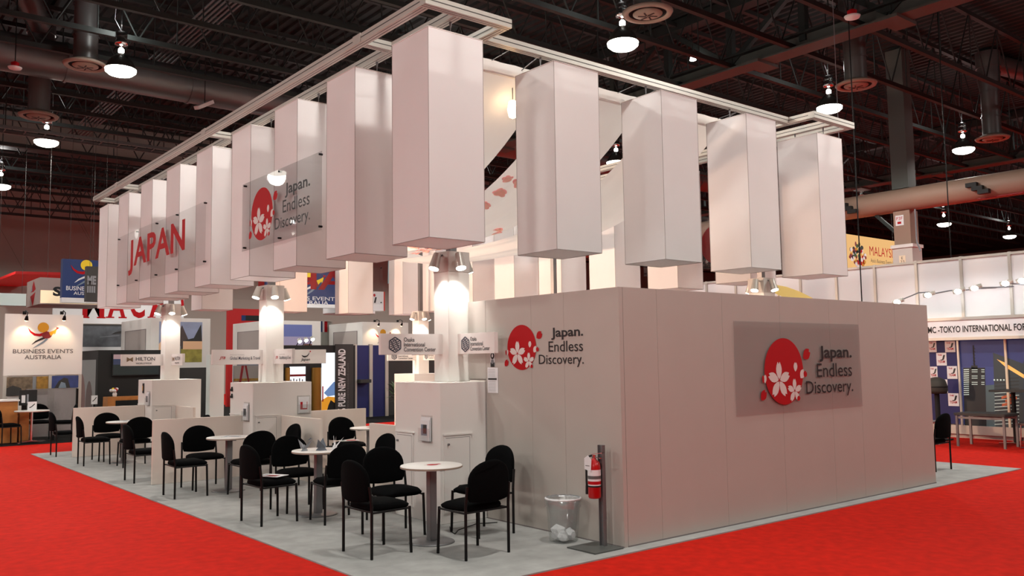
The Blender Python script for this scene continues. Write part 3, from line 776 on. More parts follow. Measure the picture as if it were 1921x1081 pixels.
tower(-.12, 2.60, 1.53, 'white display tower with lit column beside the storage room wall', sign_osaka, None, 1.845)
tower(-.12, 7.75, 1.47, 'white display tower with lit column in the middle of the left side', sign_travel, sign_smile, 1.76)
tower(-.12, 12.87, 1.47, 'white display tower with lit column at the far left end', sign_hotel, None, 1.76, True, ('-x', '-y'))
tower(6.07, 2.66, 1.5, 'white display tower peeping over the right end of the storage room wall')
tower(6.07, 7.75, 1.5, 'display tower hidden behind the storage room except its thin grey pole')
tower(6.07, 12.87, 1.47, 'white display tower seen behind the hanging sign with the hexagon logo', sign_osaka, None, 1.80)
# --- low partitions ---------------------------------------------------
def partition(x0, y0, x1, y1, h, label):
    b = MB(); b.bevbox(x0, y0, GZ, x1, y1, h, mat('partition_cream', (222, 210, 200), .5, noise=.015, scale=3), .003); tag(b.build('low_partition'), label, 'partition', 'low white partitions between tables')
partition(-1.98, 7.66, -.612, 7.71, .96, 'low white partition running out to the aisle from the middle tower')
partition(-1.94, 12.85, -.612, 12.90, .96, 'low white partition running out to the aisle from the far left tower')
partition(-.145, 5.95, -.095, 7.277, .95, 'short low partition facing the aisle, near side of the middle tower')
partition(-.145, 11.35, -.095, 12.397, .94, 'short low partition on the near side of the far left tower')
partition(-.145, 3.073, -.095, 4.50, .96, 'short low partition behind the tower beside the storage room')
partition(.372, 7.73, 1.62, 7.78, .97, 'grey-shaded low partition behind the table in the booth middle')
# white counters inside
def counter(x0, y0, x1, y1, h, label):
    t = thing('white_counter', label, 'counter', ((x0+x1)/2, (y0+y1)/2, GZ))
    b = MB(); b.bevbox(x0, y0, GZ, x1, y1, h-.03, WHITE, .004); b.build('body', t)
    b = MB(); b.bevbox(x0-.02, y0-.02, h-.03, x1+.02, y1+.02, h, WHITE, .004); b.build('top', t)
p = at(580, 745, 2, 1.05); q = at(609, 745, 2, 1.05)
counter(.55, 9.3, 1.15, 9.7, 1.05, 'small white counter seen behind the middle tower')
counter(3.7, 9.4, 4.9, 9.9, 1.16, 'white counter in the booth middle below the blue panels')
p = at(706, 724, 1, 9.6)
t = thing('leaflet_rack', 'white leaflet box standing on the counter below the blue panels', 'leaflet rack', (3.92, 9.6, 1.16))
b = MB(); b.box(3.78, 9.5, 1.16, 4.08, 9.7, 1.36, PAPER); b.build('case', t)
b = MB(); F = FY(3.78, 9.498, 1.16); b.rect(F, .1, .08, .14, .14, INKG); b.build('print', t)

# --- brochure holders ---------------------------------------------------
def brochure(F, label, cols):
    t = thing('brochure_holder', label, 'brochure holder', tuple(F.p(.1, 0)))
    b = MB(); b.obox(F, 0, .0, 0, .22, .30, .006, BINP); b.obox(F, 0, 0, .006, .22, .02, .05, BINP); b.obox(F, 0, .02, .044, .22, .16, .05, BINP); b.build('holder', t)
    for k, (dz, m) in enumerate(((.0, PAPER), (.012, cols[0]))):
        b = MB(); b.obox(F, .015+.01*k, .022, .010+.014*k, .2-.01*k, .28-.03*k, .020+.014*k, PAPER)
        b.rect(F, .03+.01*k, .08, .17-.01*k, .23-.03*k, m, .0205+.014*k); b.rect(F, .08, .1, .15, .2, cols[1], .021+.014*k); b.build('brochure', t)
brochure(FX(-.612, 2.50, .87), 'clear leaflet holder with city brochures on the tower beside the room', (STEELBLUE, DARK))
brochure(FX(-.612, 7.62, .87), 'clear leaflet holder on the side of the middle tower', (PAPERG, DARK))
brochure(FX(-.612, 12.72, .95), 'clear leaflet holder with dark brochures on the far left tower', (DARK, PAPERG))
brochure(FY(.12, 7.278, .95), 'leaflet holder with red and white brochures above the short partition', (RED, PAPER))
t = thing('hook_plate', 'small dark plate hung high on the side of the far left tower', 'plate', (-.612, 12.9, 1.2))
b = MB(); b.obox(FX(-.613, 12.98, 1.2), 0, 0, 0, .06, .2, .02, DARK); b.build('plate_body', t)
b = MB(); b.obox(FX(-.613, 12.98, 1.2), .015, .05, .021, .045, .15, .025, GOLD); b.build('plate_face', t)
for z, lab in ((1.33, 'upper small black clip on the edge of the middle tower'), (1.22, 'lower small black clip on the edge of the middle tower')):
    b = MB(); b.obox(FX(-.613, 8.15, z), 0, 0, 0, .05, .04, .03, BLACK); b.obox(FX(-.613, 8.13, z+.04), 0, 0, 0, .02, .03, .02, BLACK); tag(b.build('wall_clip'), lab, 'clip')

# ================================================================== FURNITURE
def make_chair():
    t = thing('stacking_chair', 'x', 'chair', (0, 0, 0), 'black stacking chairs')
    # chair faces +X; back at x=-.22
    bm = bmesh.new()
    N = 20; vs = []
    def ring(z, sx, sy, dz=0.0):
        out = []
        for k in range(36):
            a = 2*PI*k/36; c, s = math.cos(a), math.sin(a)
            x = .225*sx*math.copysign(abs(c)**.45, c); y = .235*sy*math.copysign(abs(s)**.45, s)
            zz = z + (.012*(1-(y/.235)**2) if dz else 0) - (.02*(x/.225) if dz and x > .12 else 0)
            out.append((x+.02, y, zz))
        return out
    rings = [ring(.405, .86, .86), ring(.415, .97, .97), ring(.435, 1, 1), ring(.455, .97, .97, 1), ring(.468, .86, .86, 1), ring(.474, .5, .5, 1)]
    b = MB(); vs = [v for r in rings for v in r]; n = 36
    b.add(vs, [(i*n+k, i*n+(k+1) % n, (i+1)*n+(k+1) % n, (i+1)*n+k) for i in range(len(rings)-1) for k in range(n)]+[tuple(range(n-1, -1, -1)), tuple(range((len(rings)-1)*n, len(rings)*n))], BLACK_FAB, True); b.build('seat', t)
    # backrest: arch outline, curved in plan
    out = []
    hw, zb, zs, zt = .235, .505, .66, .865
    for k in range(9): out.append((-hw*.93+2*hw*.93*k/8, zb-.02*math.sin(PI*k/8)))
    out.append((hw, zb+.04)); out.append((hw, zs))
    for k in range(1, 16):
        a = PI*k/16; out.append((hw*math.cos(a)*(1.0), zs+(zt-zs)*math.sin(a)**.8))
    out.append((-hw, zs)); out.append((-hw, zb+.04))
    n = len(out); cz = .67
    def layer(off, sc):
        r = []
        for y, z in out:
            yy, zz = y*sc, cz+(z-cz)*sc
            xx = -.225-.10*(zz-.5)*.55 - .045*(1-(yy/.235)**2)
            r.append((xx+off, yy, zz))
        return r
    L = [layer(-.022, .90), layer(-.016, .98), layer(0, 1.0), layer(.016, .98), layer(.024, .90), layer(.03, .5)]
    vs = [v for r in L for v in r]
    b = MB(); b.add(vs, [(i*n+k, i*n+(k+1) % n, (i+1)*n+(k+1) % n, (i+1)*n+k) for i in range(len(L)-1) for k in range(n)]+[tuple(range(n-1, -1, -1)), tuple(range((len(L)-1)*n, len(L)*n))], BLACK_FAB, True); b.build('backrest', t)
    r = .0135
    for s in (-1, 1):
        b = MB(); b.tube((.215, s*.235, 0), (.205, s*.225, .42), r, BLACK_MET, 10); b.build('leg', t)
        b = MB(); b.tube((-.215, s*.25, 0), (-.215, s*.25, .46), r, BLACK_MET, 10); b.tube((-.215, s*.25, .46), (-.235, s*.243, .64), r, BLACK_MET, 10); b.build('leg', t)
        b = MB(); b.tube((-.215, s*.25, .405), (.205, s*.226, .405), .010, BLACK_MET, 8); b.build('seat_rail', t)
    b = MB(); b.tube((-.19, -.245, .405), (-.19, .245, .405), .010, BLACK_MET, 8); b.build('stretcher', t)
    return t
CH = make_chair(); CF = [True]
def chair(x, y, face, label, group='black stacking chairs', z=GZ+.002):
    if CF[0]: CH.location = (x, y, z); CH.rotation_euler = (0, 0, face); CH['label'] = label; CF[0] = False; return CH
    return copy_tree(CH, (x, y, z), face, label, group)
E_, N_, W_, S_ = 0, PI/2, PI, -PI/2
def rj(): return random.uniform(-.05, .05)
chair(-1.80, 1.42, E_+.03, 'black chair on the aisle side of the front round table')
chair(-1.26, 2.02, S_-.06, 'black chair on the far side of the front round table')
chair(-1.17, .79, N_+.05, 'black chair nearest the camera, in front of the front round table')
chair(-.54, 1.49, W_, 'black chair standing against the storage room wall')
chair(-1.90, 3.63, E_+.05, 'black chair with a magazine on its seat at the second table')
chair(-1.32, 4.15, S_, 'black chair behind the second table with the folded cranes')
chair(-1.30, 3.16, N_-.05, 'black chair on the near side of the second table with the folded cranes')
chair(-.58, 3.75, W_, 'black chair between the second table and the tower beside the room')
chair(-1.96, 6.25, E_-.02, 'black chair on the aisle side of the third table')
chair(-1.50, 6.85, S_, 'black chair against the partition of the middle tower')
chair(-1.26, 5.72, N_+.04, 'black chair on the near side of the third table')
chair(-.62, 6.33, W_, 'black chair between the third table and the short partition')
chair(-1.92, 8.25, E_, 'black chair on the aisle just beyond the middle partition')
chair(-.72, 9.75, W_, 'black chair whose top peeps over the middle partition')
chair(-1.30, 8.75, S_, 'black chair mostly hidden behind the middle partition')
chair(-1.93, 11.25, E_-.03, 'black chair at the aisle end of the far left table')
chair(-1.52, 11.85, S_, 'black chair against the far left partition')
chair(-1.46, 10.42, N_, 'black chair on the near side of the far left table')
chair(-1.95, 13.40, E_, 'black chair beyond the far left partition at the carpet tip')
chair(.86, 6.95, S_, 'black chair with a magazine against the grey partition in the booth middle')
chair(.20, 6.40, E_, 'black chair half hidden by the short partition in the booth middle')
chair(7.46, .74, N_, 'black chair by itself at the right end of the storage room')
# --- tables ------------------------------------------------------------
def make_table():
    t = thing('round_table', 'x', 'table', (0, 0, 0), 'round white meeting tables')
    b = MB(); b.lathe([(.01, .715), (.295, .715), (.305, .72), (.305, .735), (.30, .742), (.01, .742)], WHITE, 48); b.build('tabletop', t)
    b = MB(); b.lathe([(.3052, .722), (.3060, .728), (.3052, .734)], mat('edge_band', (150, 134, 116), .5), 48); b.build('edge_band', t)
    b = MB(); b.bevbox(-.038, -.038, .02, .038, .038, .70, STEEL, .004); b.build('pedestal', t)
    b = MB(); b.bar((-.2, 0, .707), (.2, 0, .707), .05, .016, BLACK_MET); b.bar((0, -.2, .707), (0, .2, .707), .05, .016, BLACK_MET); b.build('top_bracket', t)
    b = MB(); b.lathe([(.01, 0), (.225, 0), (.225, .008), (.21, .016), (.05, .022), (.01, .022)], STEEL, 48); b.build('base_plate', t)
    return t
TB = make_table(); TF = [True]
def table(x, y, label, sticker=False):
    if TF[0]: TB.location = (x, y, GZ); TB['label'] = label; TF[0] = False; o = TB
    else: o = copy_tree(TB, (x, y, GZ), 0, label)
    return o
table(-1.18, 1.45, 'nearest round white table in front of the room wall')
table(-1.30, 3.65, 'round white table with paper cranes on it')
table(-1.36, 6.28, 'round white table beside the partition of the middle tower')
table(-1.36, 8.32, 'round white table hidden behind the middle partition')
table(-1.46, 11.15, 'round white table beside the far left partition')
table(.88, 6.30, 'round white table in the booth middle before the grey partition')
for x, y, lab in ((-1.18, 1.45, 'round red sticker on the nearest white table'), (.88, 6.30, 'round red sticker on the table in the booth middle')):
    b = MB(); F = FZ(x, y, GZ+.7422); b.ell(F, 0, 0, .075, .075, PETAL, .0005, 28); b.ell(F, .01, .0, .055, .055, RED, .001, 28); b.rect(F, .05, -.02, .11, .03, RED, .001); tag(b.build('table_sticker'), lab, 'sticker')
# paper cranes
def crane(x, y, rz, s, m, label):
    t = thing('paper_crane', label, 'paper crane', (x, y, GZ+.7422), 'paper cranes on the second table')
    M = Matrix.Translation((x, y, GZ+.7422)) @ Matrix.Rotation(rz, 4, 'Z') @ Matrix.Scale(s, 4)
    def tri(b, *pts): b.add([M @ Vector(p) for p in pts], [tuple(range(len(pts)))], m)
    b = MB(); tri(b, (-.06, 0, .0), (0, -.035, .0), (0, 0, .07)); tri(b, (.06, 0, 0), (0, 0, .07), (0, -.035, 0)); tri(b, (-.06, 0, 0), (0, 0, .07), (0, .035, 0)); tri(b, (.06, 0, 0), (0, .035, 0), (0, 0, .07)); tri(b, (-.06, 0, 0), (0, .035, 0), (.06, 0, 0), (0, -.035, 0)); b.build('body', t)
    for sd in (-1, 1):
        b = MB(); tri(b, (-.05, sd*.01, .03), (.05, sd*.01, .03), (.01, sd*.09, .12)); b.build('wing', t)
    b = MB(); tri(b, (.03, -.006, .02), (.03, .006, .02), (.11, 0, .13)); tri(b, (.11, 0, .13), (.105, 0, .115), (.145, 0, .10)); b.build('neck', t)
    b = MB(); tri(b, (-.03, -.006, .02), (-.03, .006, .02), (-.11, 0, .14)); b.build('tail', t)
crane(-1.47, 3.66, .5, 1.1, PAPERG, 'leftmost grey paper crane on the second table')
crane(-1.31, 3.55, 2.4, 1.15, mat('crane_slate', (92, 98, 108), .6), 'darker slate paper crane between the two others')
crane(-1.15, 3.53, 1.2, 1.2, PAPER, 'rightmost white paper crane on the second table')
def magazine(x, y, z, rz, label, cols):
    t = thing('magazine', label, 'magazine', (x, y, z))
    F = Fr((x, y, z), (math.cos(rz), math.sin(rz), 0), (-math.sin(rz), math.cos(rz), 0))
    b = MB(); b.obox(F, -.105, -.148, 0, .105, .148, .006, PAPER); b.build('pages', t)
    b = MB(); b.rect(F, -.1, -.14, .1, .14, cols[0], .0065); b.rect(F, -.08, -.1, .03, .05, cols[1], .007); b.rect(F, -.08, .08, .08, .12, cols[2], .007); b.build('cover_print', t)
magazine(-1.88, 3.62, GZ+.499, .5, 'magazine lying on the chair seat at the second table', (PAPER, MAROON, PAPERG))
magazine(.86, 6.92, GZ+.499, 1.3, 'magazine lying on the chair seat before the grey partition', (PAPER, RED, PAPERG))
magazine(-1.30, 6.25, GZ+.7422, .8, 'open leaflets lying on the third table by the middle partition', (PAPER, PAPERG, STEELBLUE))
magazine(-1.42, 11.18, GZ+.7422, .2, 'leaflet lying on the far left table', (PAPER, PAPERG, PAPERG))
# added floods, out of sight on the poles, warming the rear lanterns
def flood(p, aim, label, W=FLOOD_W):
    p = Vector(p); d = (Vector(aim)-p).normalized()
    t = thing('added_flood', label, 'added floodlight', tuple(p), 'added flood lamps hidden on the tower poles')
    F = Fr(p, d.cross(Vector((0, 0, 1))), d.cross(Vector((0, 0, 1))).cross(d))
    b = MB(); b.obox(F, -.10, -.07, -.02, .10, .07, .08, BLACK_MET); b.build('housing', t)
    s = 1 if F.N.dot(d) > 0 else -1
    b = MB(); b.obox(F, -.085, -.055, .081*1 if s > 0 else -.026, .085, .055, .086 if s > 0 else -.021, WARM); b.build('lamp_glass', t)
    b = MB(); b.tube(p, (p.x-.13, p.y, p.z), .012, BLACK_MET, 6); b.build('clamp_arm', t)
    spot_light('added_flood_beam', p+d*.12, aim, W, (1.0, .64, .44), math.radians(120), .5, .06, t)
flood((.06, 7.75, 3.42), (6.4, 7.2, 3.7), 'added unseen flood lamp on the middle tower pole, warming the rear lanterns')
flood((.06, 12.87, 3.42), (6.4, 10.4, 3.7), 'added unseen flood lamp on the far left tower pole, warming the rear lanterns')
t = thing('halogen_lamp', 'bright warm lamp shining through the drape beside the second lantern', 'lamp', tuple(at(962, 205, 0, .88)))
p = at(962, 205, 0, .88)
b = MB(); b.lathe([(.01, -.12), (.05, -.1), (.07, 0), (.05, .1), (.01, .12)], WARM, 16, tuple(p)); b.build('bulb', t)
b = MB(); b.path([p+Vector((0, 0, .1)), (p.x, p.y, 5.37), (p.x, 2.10, 5.50)], .007, STEEL, 6); b.build('cord', t)
# clamp arms floor cord
b = MB(); pts = [(-.62, 1.95, GZ+.006), (-.75, 1.75, GZ+.006), (-.8, 1.6, GZ+.006), (-.65, 1.75, GZ+.006), (-.3, 1.9, GZ+.006), (-.1, 1.8, GZ+.006)]
b.path(pts, .005, BLACK, 6); tag(b.build('floor_cable'), 'thin black cable on the grey carpet under the chair by the wall', 'cable')
# ================================================================== BACKGROUND, LEFT AND MIDDLE
def rY(px0, py0, px1, py1, Y):
    xm, ym = (px0+px1)/2, (py0+py1)/2
    return at(px0, ym, 1, Y).x, at(xm, py1, 1, Y).z, at(px1, ym, 1, Y).x, at(xm, py0, 1, Y).z
def pic(t, F, rects, nm='picture'):
    b = MB()
    for k, r in enumerate(rects):
        if len(r) == 5: b.rect(F, r[0], r[1], r[2], r[3], r[4], .001*(k+1))
        else: b.poly(F, r[0], r[1], .001*(k+1))
    return b.build(nm, t)
b = MB(); b.box(-12, 16.7, 0, 17, 32, .004, BLACK_CARPET); tag(b.build('black_carpet'), 'black carpet under the neighbouring stands beyond the red aisle', 'carpet', kind='stuff')
def kangaroo(b, F, s, sun=GOLD, outline=None):
    c = .003
    b.ell(F, -.02*s, .29*s, .18*s, .18*s, sun, c, 28)
    b.stroke(F, [(-.50*s, .27*s), (-.42*s, .14*s), (-.29*s, .04*s), (-.13*s, .02*s), (.0, .06*s), (.10*s, .10*s), (.2*s, .10*s)], [.01*s, .05*s, .08*s, .09*s, .11*s, .12*s, .05*s], RED if outline is None else outline, c+.002)
    b.ell(F, .10*s, .02*s, .16*s, .12*s, MAROON, c+.003, 24)
    b.poly(F, [(.16*s, .12*s), (.32*s, .19*s), (.42*s, .27*s), (.40*s, .18*s), (.37*s, .08*s), (.34*s, .04*s), (.34*s, .10*s), (.22*s, -.01*s)], sun, c+.004)
    b.poly(F, [(.36*s, .20*s), (.41*s, .28*s), (.37*s, .33*s), (.43*s, .30*s), (.50*s, .29*s), (.44*s, .24*s)], MAROON if outline is None else RED, c+.005)
    b.stroke(F, [(.06*s, -.06*s), (-.10*s, -.13*s), (-.24*s, -.20*s), (-.37*s, -.31*s)], [.07*s, .06*s, .05*s, .01*s], INK if outline is None else PAPER, c+.002)
    b.stroke(F, [(.12*s, -.10*s), (.0, -.22*s), (-.16*s, -.33*s), (-.33*s, -.44*s)], [.07*s, .06*s, .05*s, .01*s], STEELBLUE, c+.002)
def arm_lamp(t, p, aim, W=14):
    p = Vector(p); e = p+Vector((0, -.32, -.12)); 
    b = MB(); b.box(p.x-.04, p.y-.02, p.z-.03, p.x+.04, p.y+.02, p.z+.05, BLACK_MET); b.path([p, p+Vector((0, -.18, .06)), p+Vector((.02, -.32, .0)), e], .012, BLACK_MET, 6); b.tube(e+Vector((0, -.02, .03)), e+Vector((0, .04, -.06)), .03, BLACK_MET, 10, r2=.05); o = b.build('arm_lamp', t)
    b = MB(); b.tube(e+Vector((0, .04, -.06)), e+Vector((0, .046, -.069)), .042, WARM, 10); b.build('lamp_lens', o)
    spot_light('arm_lamp_beam', e+Vector((0, .05, -.08)), aim, W, (1, .74, .45), math.radians(86), .8, .03, o)
# --- kangaroo display wall
Y = 19.0
x0, z0, x1, z1 = rY(8, 590, 155, 704, Y)
t = thing('display_wall', 'tall white display wall with kangaroo logo and two warm lamps at the left edge', 'display wall', ((x0+x1)/2, Y, .01))
b = MB(); b.bevbox(x0, Y, z0, x1, Y+.08, z1, WHITE, .004); b.box(x0, Y, .01, x0+.10, Y+.08, z0, ALU); b.box(x1-.10, Y, .01, x1, Y+.08, z0, ALU); b.box(x0+.10, Y+.03, .01, x1-.10, Y+.07, z0, WHITE); b.box((x0+x1)/2+.12, Y, .01, (x0+x1)/2+.26, Y+.03, z0, ALU); b.build('panel', t)
p = at(82, 630, 1, Y); F = FY(p.x, Y-.002, p.z)
b = MB(); kangaroo(b, F, .72); b.build('kangaroo_logo', t)
q = rY(24, 655, 137, 663, Y); F = FY(0, Y-.002, 0)
b = MB(); b.text(F, q[0], q[1], q[2]-q[0], .105, 'BUSINESS EVENTS', INKG, .003, bold=.01); q = rY(46, 666, 115, 674, Y); b.text(F, q[0], q[1], q[2]-q[0], .105, 'AUSTRALIA', INKG, .003, bold=.01); b.build('lettering', t)
for px, ap in ((46, 44), (116, 114)):
    p = at(px, 588, 1, Y); arm_lamp(t, p, at(ap, 640, 1, Y), 22)
q = rY(12, 707, 90, 742, Y); F = FY(q[0], Y-.004, q[1]); W, H = q[2]-q[0], q[3]-q[1]
EARTH = mat('photo_earth', (108, 92, 74), .6, noise=.5, scale=9); OCHRE = mat('photo_ochre', (150, 112, 44), .6, noise=.4, scale=8)
pic(t, F, [(0, 0, W, H, EARTH), (W*.72, H*.2, W, H, OCHRE), ([(0, 0), (W*.4, 0), (W*.35, H*.4), (W*.15, H*.55), (0, H*.4)], DARK), (W*.62, H*.3, W*.7, H, PAPERG)], 'landscape_photo')
q = rY(97, 705, 147, 728, Y); F = FY(q[0], Y-.004, q[1]); W, H = q[2]-q[0], q[3]-q[1]
DUSK = mat('photo_dusk_blue', (52, 66, 118), .6, noise=.3, scale=4)
pic(t, F, [(0, 0, W, H, DUSK), ([(W*.1, 0), (W*.25, H*.55), (W*.45, H*.85), (W*.6, H*.75), (W*.7, 0)], DARK), ([(W*.25, 0), (W*.35, H*.5), (W*.5, H*.4), (W*.55, 0)], STEELBLUE)], 'dusk_photo')
# smoked glass screen
q = rY(47, 729, 143, 836, 18.3)
t = thing('glass_screen', 'smoked glass screen standing before the kangaroo display wall', 'screen', ((q[0]+q[2])/2, 18.3, .01))
b = MB(); b.box(q[0], 18.29, .05, q[2], 18.305, q[3], FROST); b.build('pane', t)
b = MB(); b.box(q[2]-.02, 18.27, .01, q[2]+.03, 18.33, q[3]-.02, BLACK_MET); b.box(q[0]-.03, 18.27, .01, q[0]+.02, 18.33, q[3]-.02, BLACK_MET); b.build('post', t)
# wood counter and monitor
q = rY(-40, 751, 33, 826, 17.5)
t = thing('wood_counter', 'honey wood counter cut by the left edge of the photo', 'counter', ((q[0]+q[2])/2, 17.8, .01))
b = MB(); b.bevbox(q[0], 17.5, .01, q[2], 18.0, q[3]-.04, WOOD, .006); b.build('body', t)
b = MB(); b.bevbox(q[0]-.02, 17.46, q[3]-.04, q[2]+.03, 18.04, q[3], WHITE, .006); b.build('top', t)
b = MB(); b.box(q[2]+.05, 17.55, .01, q[2]+.25, 17.95, .70, WOOD); tag(b.build('wood_plinth'), 'lower honey wood plinth at the right end of the counter at the left edge', 'plinth')
t = thing('monitor', 'black monitor on an arm beside the honey wood counter', 'monitor', (q[2]+.2, 17.7, .70))
b = MB(); b.box(q[2]+.05, 17.70, .86, q[2]+.43, 17.74, 1.22, BLACK); b.build('display', t)
b = MB(); b.box(q[2]+.12, 17.74, .70, q[2]+.22, 17.80, 1.0, BLACK_MET); b.build('stand', t)
b = MB(); F = FY(q[2]+.05, 17.697, .86); b.rect(F, .05, .06, .13, .24, PAPER); b.rect(F, .16, .05, .20, .26, PAPERG); b.build('display_image', t)
# cafe table, card, chairs
TX, TY = -1.90, 17.15
t = thing('cafe_table', 'round cafe table on a chrome star foot at the left stand', 'table', (TX, TY, .01))
b = MB(); b.lathe([(.01, .72), (.36, .72), (.37, .735), (.36, .75), (.01, .75)], mat('top_pale', (196, 192, 186), .4), 36, (TX, TY, .01)); b.build('tabletop', t)
b = MB(); b.tube((TX, TY, .06), (TX, TY, .73), .03, CHROME, 14); b.build('pedestal', t)
for k in range(4):
    a = k*PI/2+.5
    b = MB(); b.bar((TX, TY, .06), (TX+.36*math.cos(a), TY+.36*math.sin(a), .03), .05, .03, CHROME); b.build('foot', t)
t = thing('table_card', 'white tent card on the chrome-footed cafe table', 'card', (TX, TY, .76))
b = MB(); F = FY(TX-.1, TY-.03, .761); b.obox(F, 0, 0, 0, .19, .20, .003, PAPER); b.build('card_face', t)
b = MB(); b.stroke(F, [(.04, .06), (.09, .09), (.15, .15)], .02, INK, .004); b.build('print', t)
for (x, y, fc, lab) in ((-2.42, 17.05, E_+.3, 'black chair before the honey wood counter at the left edge'), (-1.62, 17.75, S_, 'black chair behind the chrome-footed cafe table'), (-1.22, 17.25, W_-.3, 'black chair right of the chrome-footed cafe table')):
    chair(x, y, fc, lab, z=.01)
# --- black stand with television
q = rY(182, 657, 318, 845, 20.5)
t = thing('black_stand', 'black walled stand with a television behind the far left tower', 'stand', ((q[0]+q[2])/2, 21, .01))
b = MB(); b.box(q[0], 20.5, .01, q[2], 20.6, q[3], BLACK); b.box(q[0], 20.6, .01, q[0]+.1, 23.2, q[3], BLACK); b.build('wall_shell', t)
b = MB(); F = FX(q[0]-.003, 23.0, .05); b.rect(F, .1, .0, 2.3, 1.9, mat('frost_grey', (132, 134, 134), .5), .001); b.ell(F, .7, .7, .45, .8, mat('photo_mauve', (120, 92, 88), .6), .002, 20); b.ell(F, 1.6, .55, .4, .75, mat('photo_mauve2', (92, 78, 76), .6), .003, 20); b.build('side_print', t)
r = rY(318, 690, 396, 845, 21.2); b = MB(); b.box(r[0]+.05, 21.2, .01, r[2], 21.3, r[3], DARK); tag(b.build('dark_screen'), 'low dark screen between the far left tower and the pale post', 'screen')
q2 = rY(210, 663, 300, 705, 20.45)
t = thing('television', 'flat television on the black stand wall behind the hotel sign', 'television', ((q2[0]+q2[2])/2, 20.45, q2[1]))
b = MB(); b.bevbox(q2[0], 20.43, q2[1], q2[2], 20.495, q2[3], BLACK, .006); b.build('bezel', t)
b = MB(); F = FY(q2[0], 20.428, q2[1]); W, H = q2[2]-q2[0], q2[3]-q2[1]
b.rect(F, .03, .03, W-.03, H-.03, mat('tv_teal', (30, 44, 46), .3, emit=.15)); b.rect(F, .03, H*.75, W*.5, H-.03, mat('tv_pink', (150, 128, 132), .3, emit=.4), .001); b.rect(F, .03, H*.5, W*.5, H*.75, mat('tv_blue', (44, 56, 84), .3, emit=.3), .001); b.build('picture', t)
q = rY(201, 744, 290, 845, 19.6)
t = thing('wood_desk', 'honey wood desk before the black stand', 'desk', ((q[0]+q[2])/2, 19.8, .01))
b = MB(); b.bevbox(q[0], 19.6, q[3]-.1, q[2], 20.1, q[3], WOOD, .005); b.build('top', t)
for xx in (q[0], q[2]-.2):
    b = MB(); b.box(xx, 19.6, .01, xx+.2, 20.1, q[3]-.1, WOOD); b.build('leg', t)
p = at(215, 745, 1, 19.85)
t = thing('flower_vase', 'posy of white, red and yellow flowers on the honey wood desk', 'flowers', (p.x, 19.85, q[3]))
b = MB(); b.lathe([(.01, 0), (.05, 0), (.06, .08), (.04, .12)], PAPER, 14, (p.x, 19.85, q[3])); b.build('vase', t)
for k in range(16):
    a = random.random()*6.3; r = random.random()*.11
    b = MB(); bm = bmesh.new(); bmesh.ops.create_icosphere(bm, subdivisions=2, radius=.042)
    bmesh.ops.translate(bm, vec=(p.x+r*math.cos(a), 19.85+r*math.sin(a), q[3]+.16+.05*random.random()), verts=bm.verts); b.addbm(bm, [PAPER, RED, YELLOW, MAROON, PAPER][k % 5]); b.build('flower', t)
b = MB(); p = at(177, 749, 1, 20.2); F = FY(p.x-.08, 20.2, p.z-.14); b.obox(F, 0, 0, 0, .16, .24, .01, PAPER); b.stroke(F, [(.03, .08), (.08, .12), (.13, .19)], .02, INK, .011); b.box(p.x-.02, 20.19, .01, p.x+.02, 20.23, p.z-.14, BLACK_MET); tag(b.build('stand_card'), 'small white card on a post at the corner of the black stand', 'card')
# --- red-lettered banner
Y = 26.0
q = rY(100, 540, 345, 608, Y)
t = thing('letter_banner', 'long white banner with tall red serif letters behind the far left lanterns', 'banner', ((q[0]+q[2])/2, Y, q[1]))
b = MB(); b.box(q[0], Y, q[1], q[2], Y+.1, q[3], PAPER); b.build('board', t)
b = MB(); F = FY(0, Y-.003, 0)
for ch, a0, a1 in (('M', 155, 196), ('A', 202, 236), ('C', 244, 272), ('A', 280, 314), ('O', 320, 345)):
    l = rY(a0, 545, a1, 597, Y); b.text(F, l[0], l[1], l[2]-l[0], l[3]-l[1], ch, RED, .003, bold=.03)
    if ch in 'MA':
        for e in (l[0], l[2]-.18): b.rect(F, e-.05, l[1], e+.22, l[1]+.045, RED, .004)
b.build('lettering', t)
b = MB(); b.box(q[0]+.2, Y+.02, .01, q[0]+.3, Y+.08, q[1], ALU); b.box(q[2]-.3, Y+.02, .01, q[2]-.2, Y+.08, q[1], ALU); b.build('post', t)
q = rY(150, 609, 232, 651, 25.8)
t = thing('photo_panel', 'dark grey seascape photo panel under the red-lettered banner', 'panel', ((q[0]+q[2])/2, 25.8, 0))
b = MB(); b.box(q[0], 25.8, .01, q[2], 25.88, q[3], PAPER); b.build('panel_board', t)
F = FY(q[0], 25.797, q[1]); W, H = q[2]-q[0], q[3]-q[1]
SEA = mat('photo_sea', (92, 96, 102), .6, noise=.25, scale=5)
pic(t, F, [(0, 0, W, H, SEA), (0, H*.93, W, H, DARK), ([(W*.7, H*.55), (W, H*.62), (W, H*.75), (W*.8, H*.66)], DARK), ([(W*.45, H*.42), (W*.9, H*.5), (W*.9, H*.53), (W*.45, H*.45)], PAPERG)], 'sea_photo')
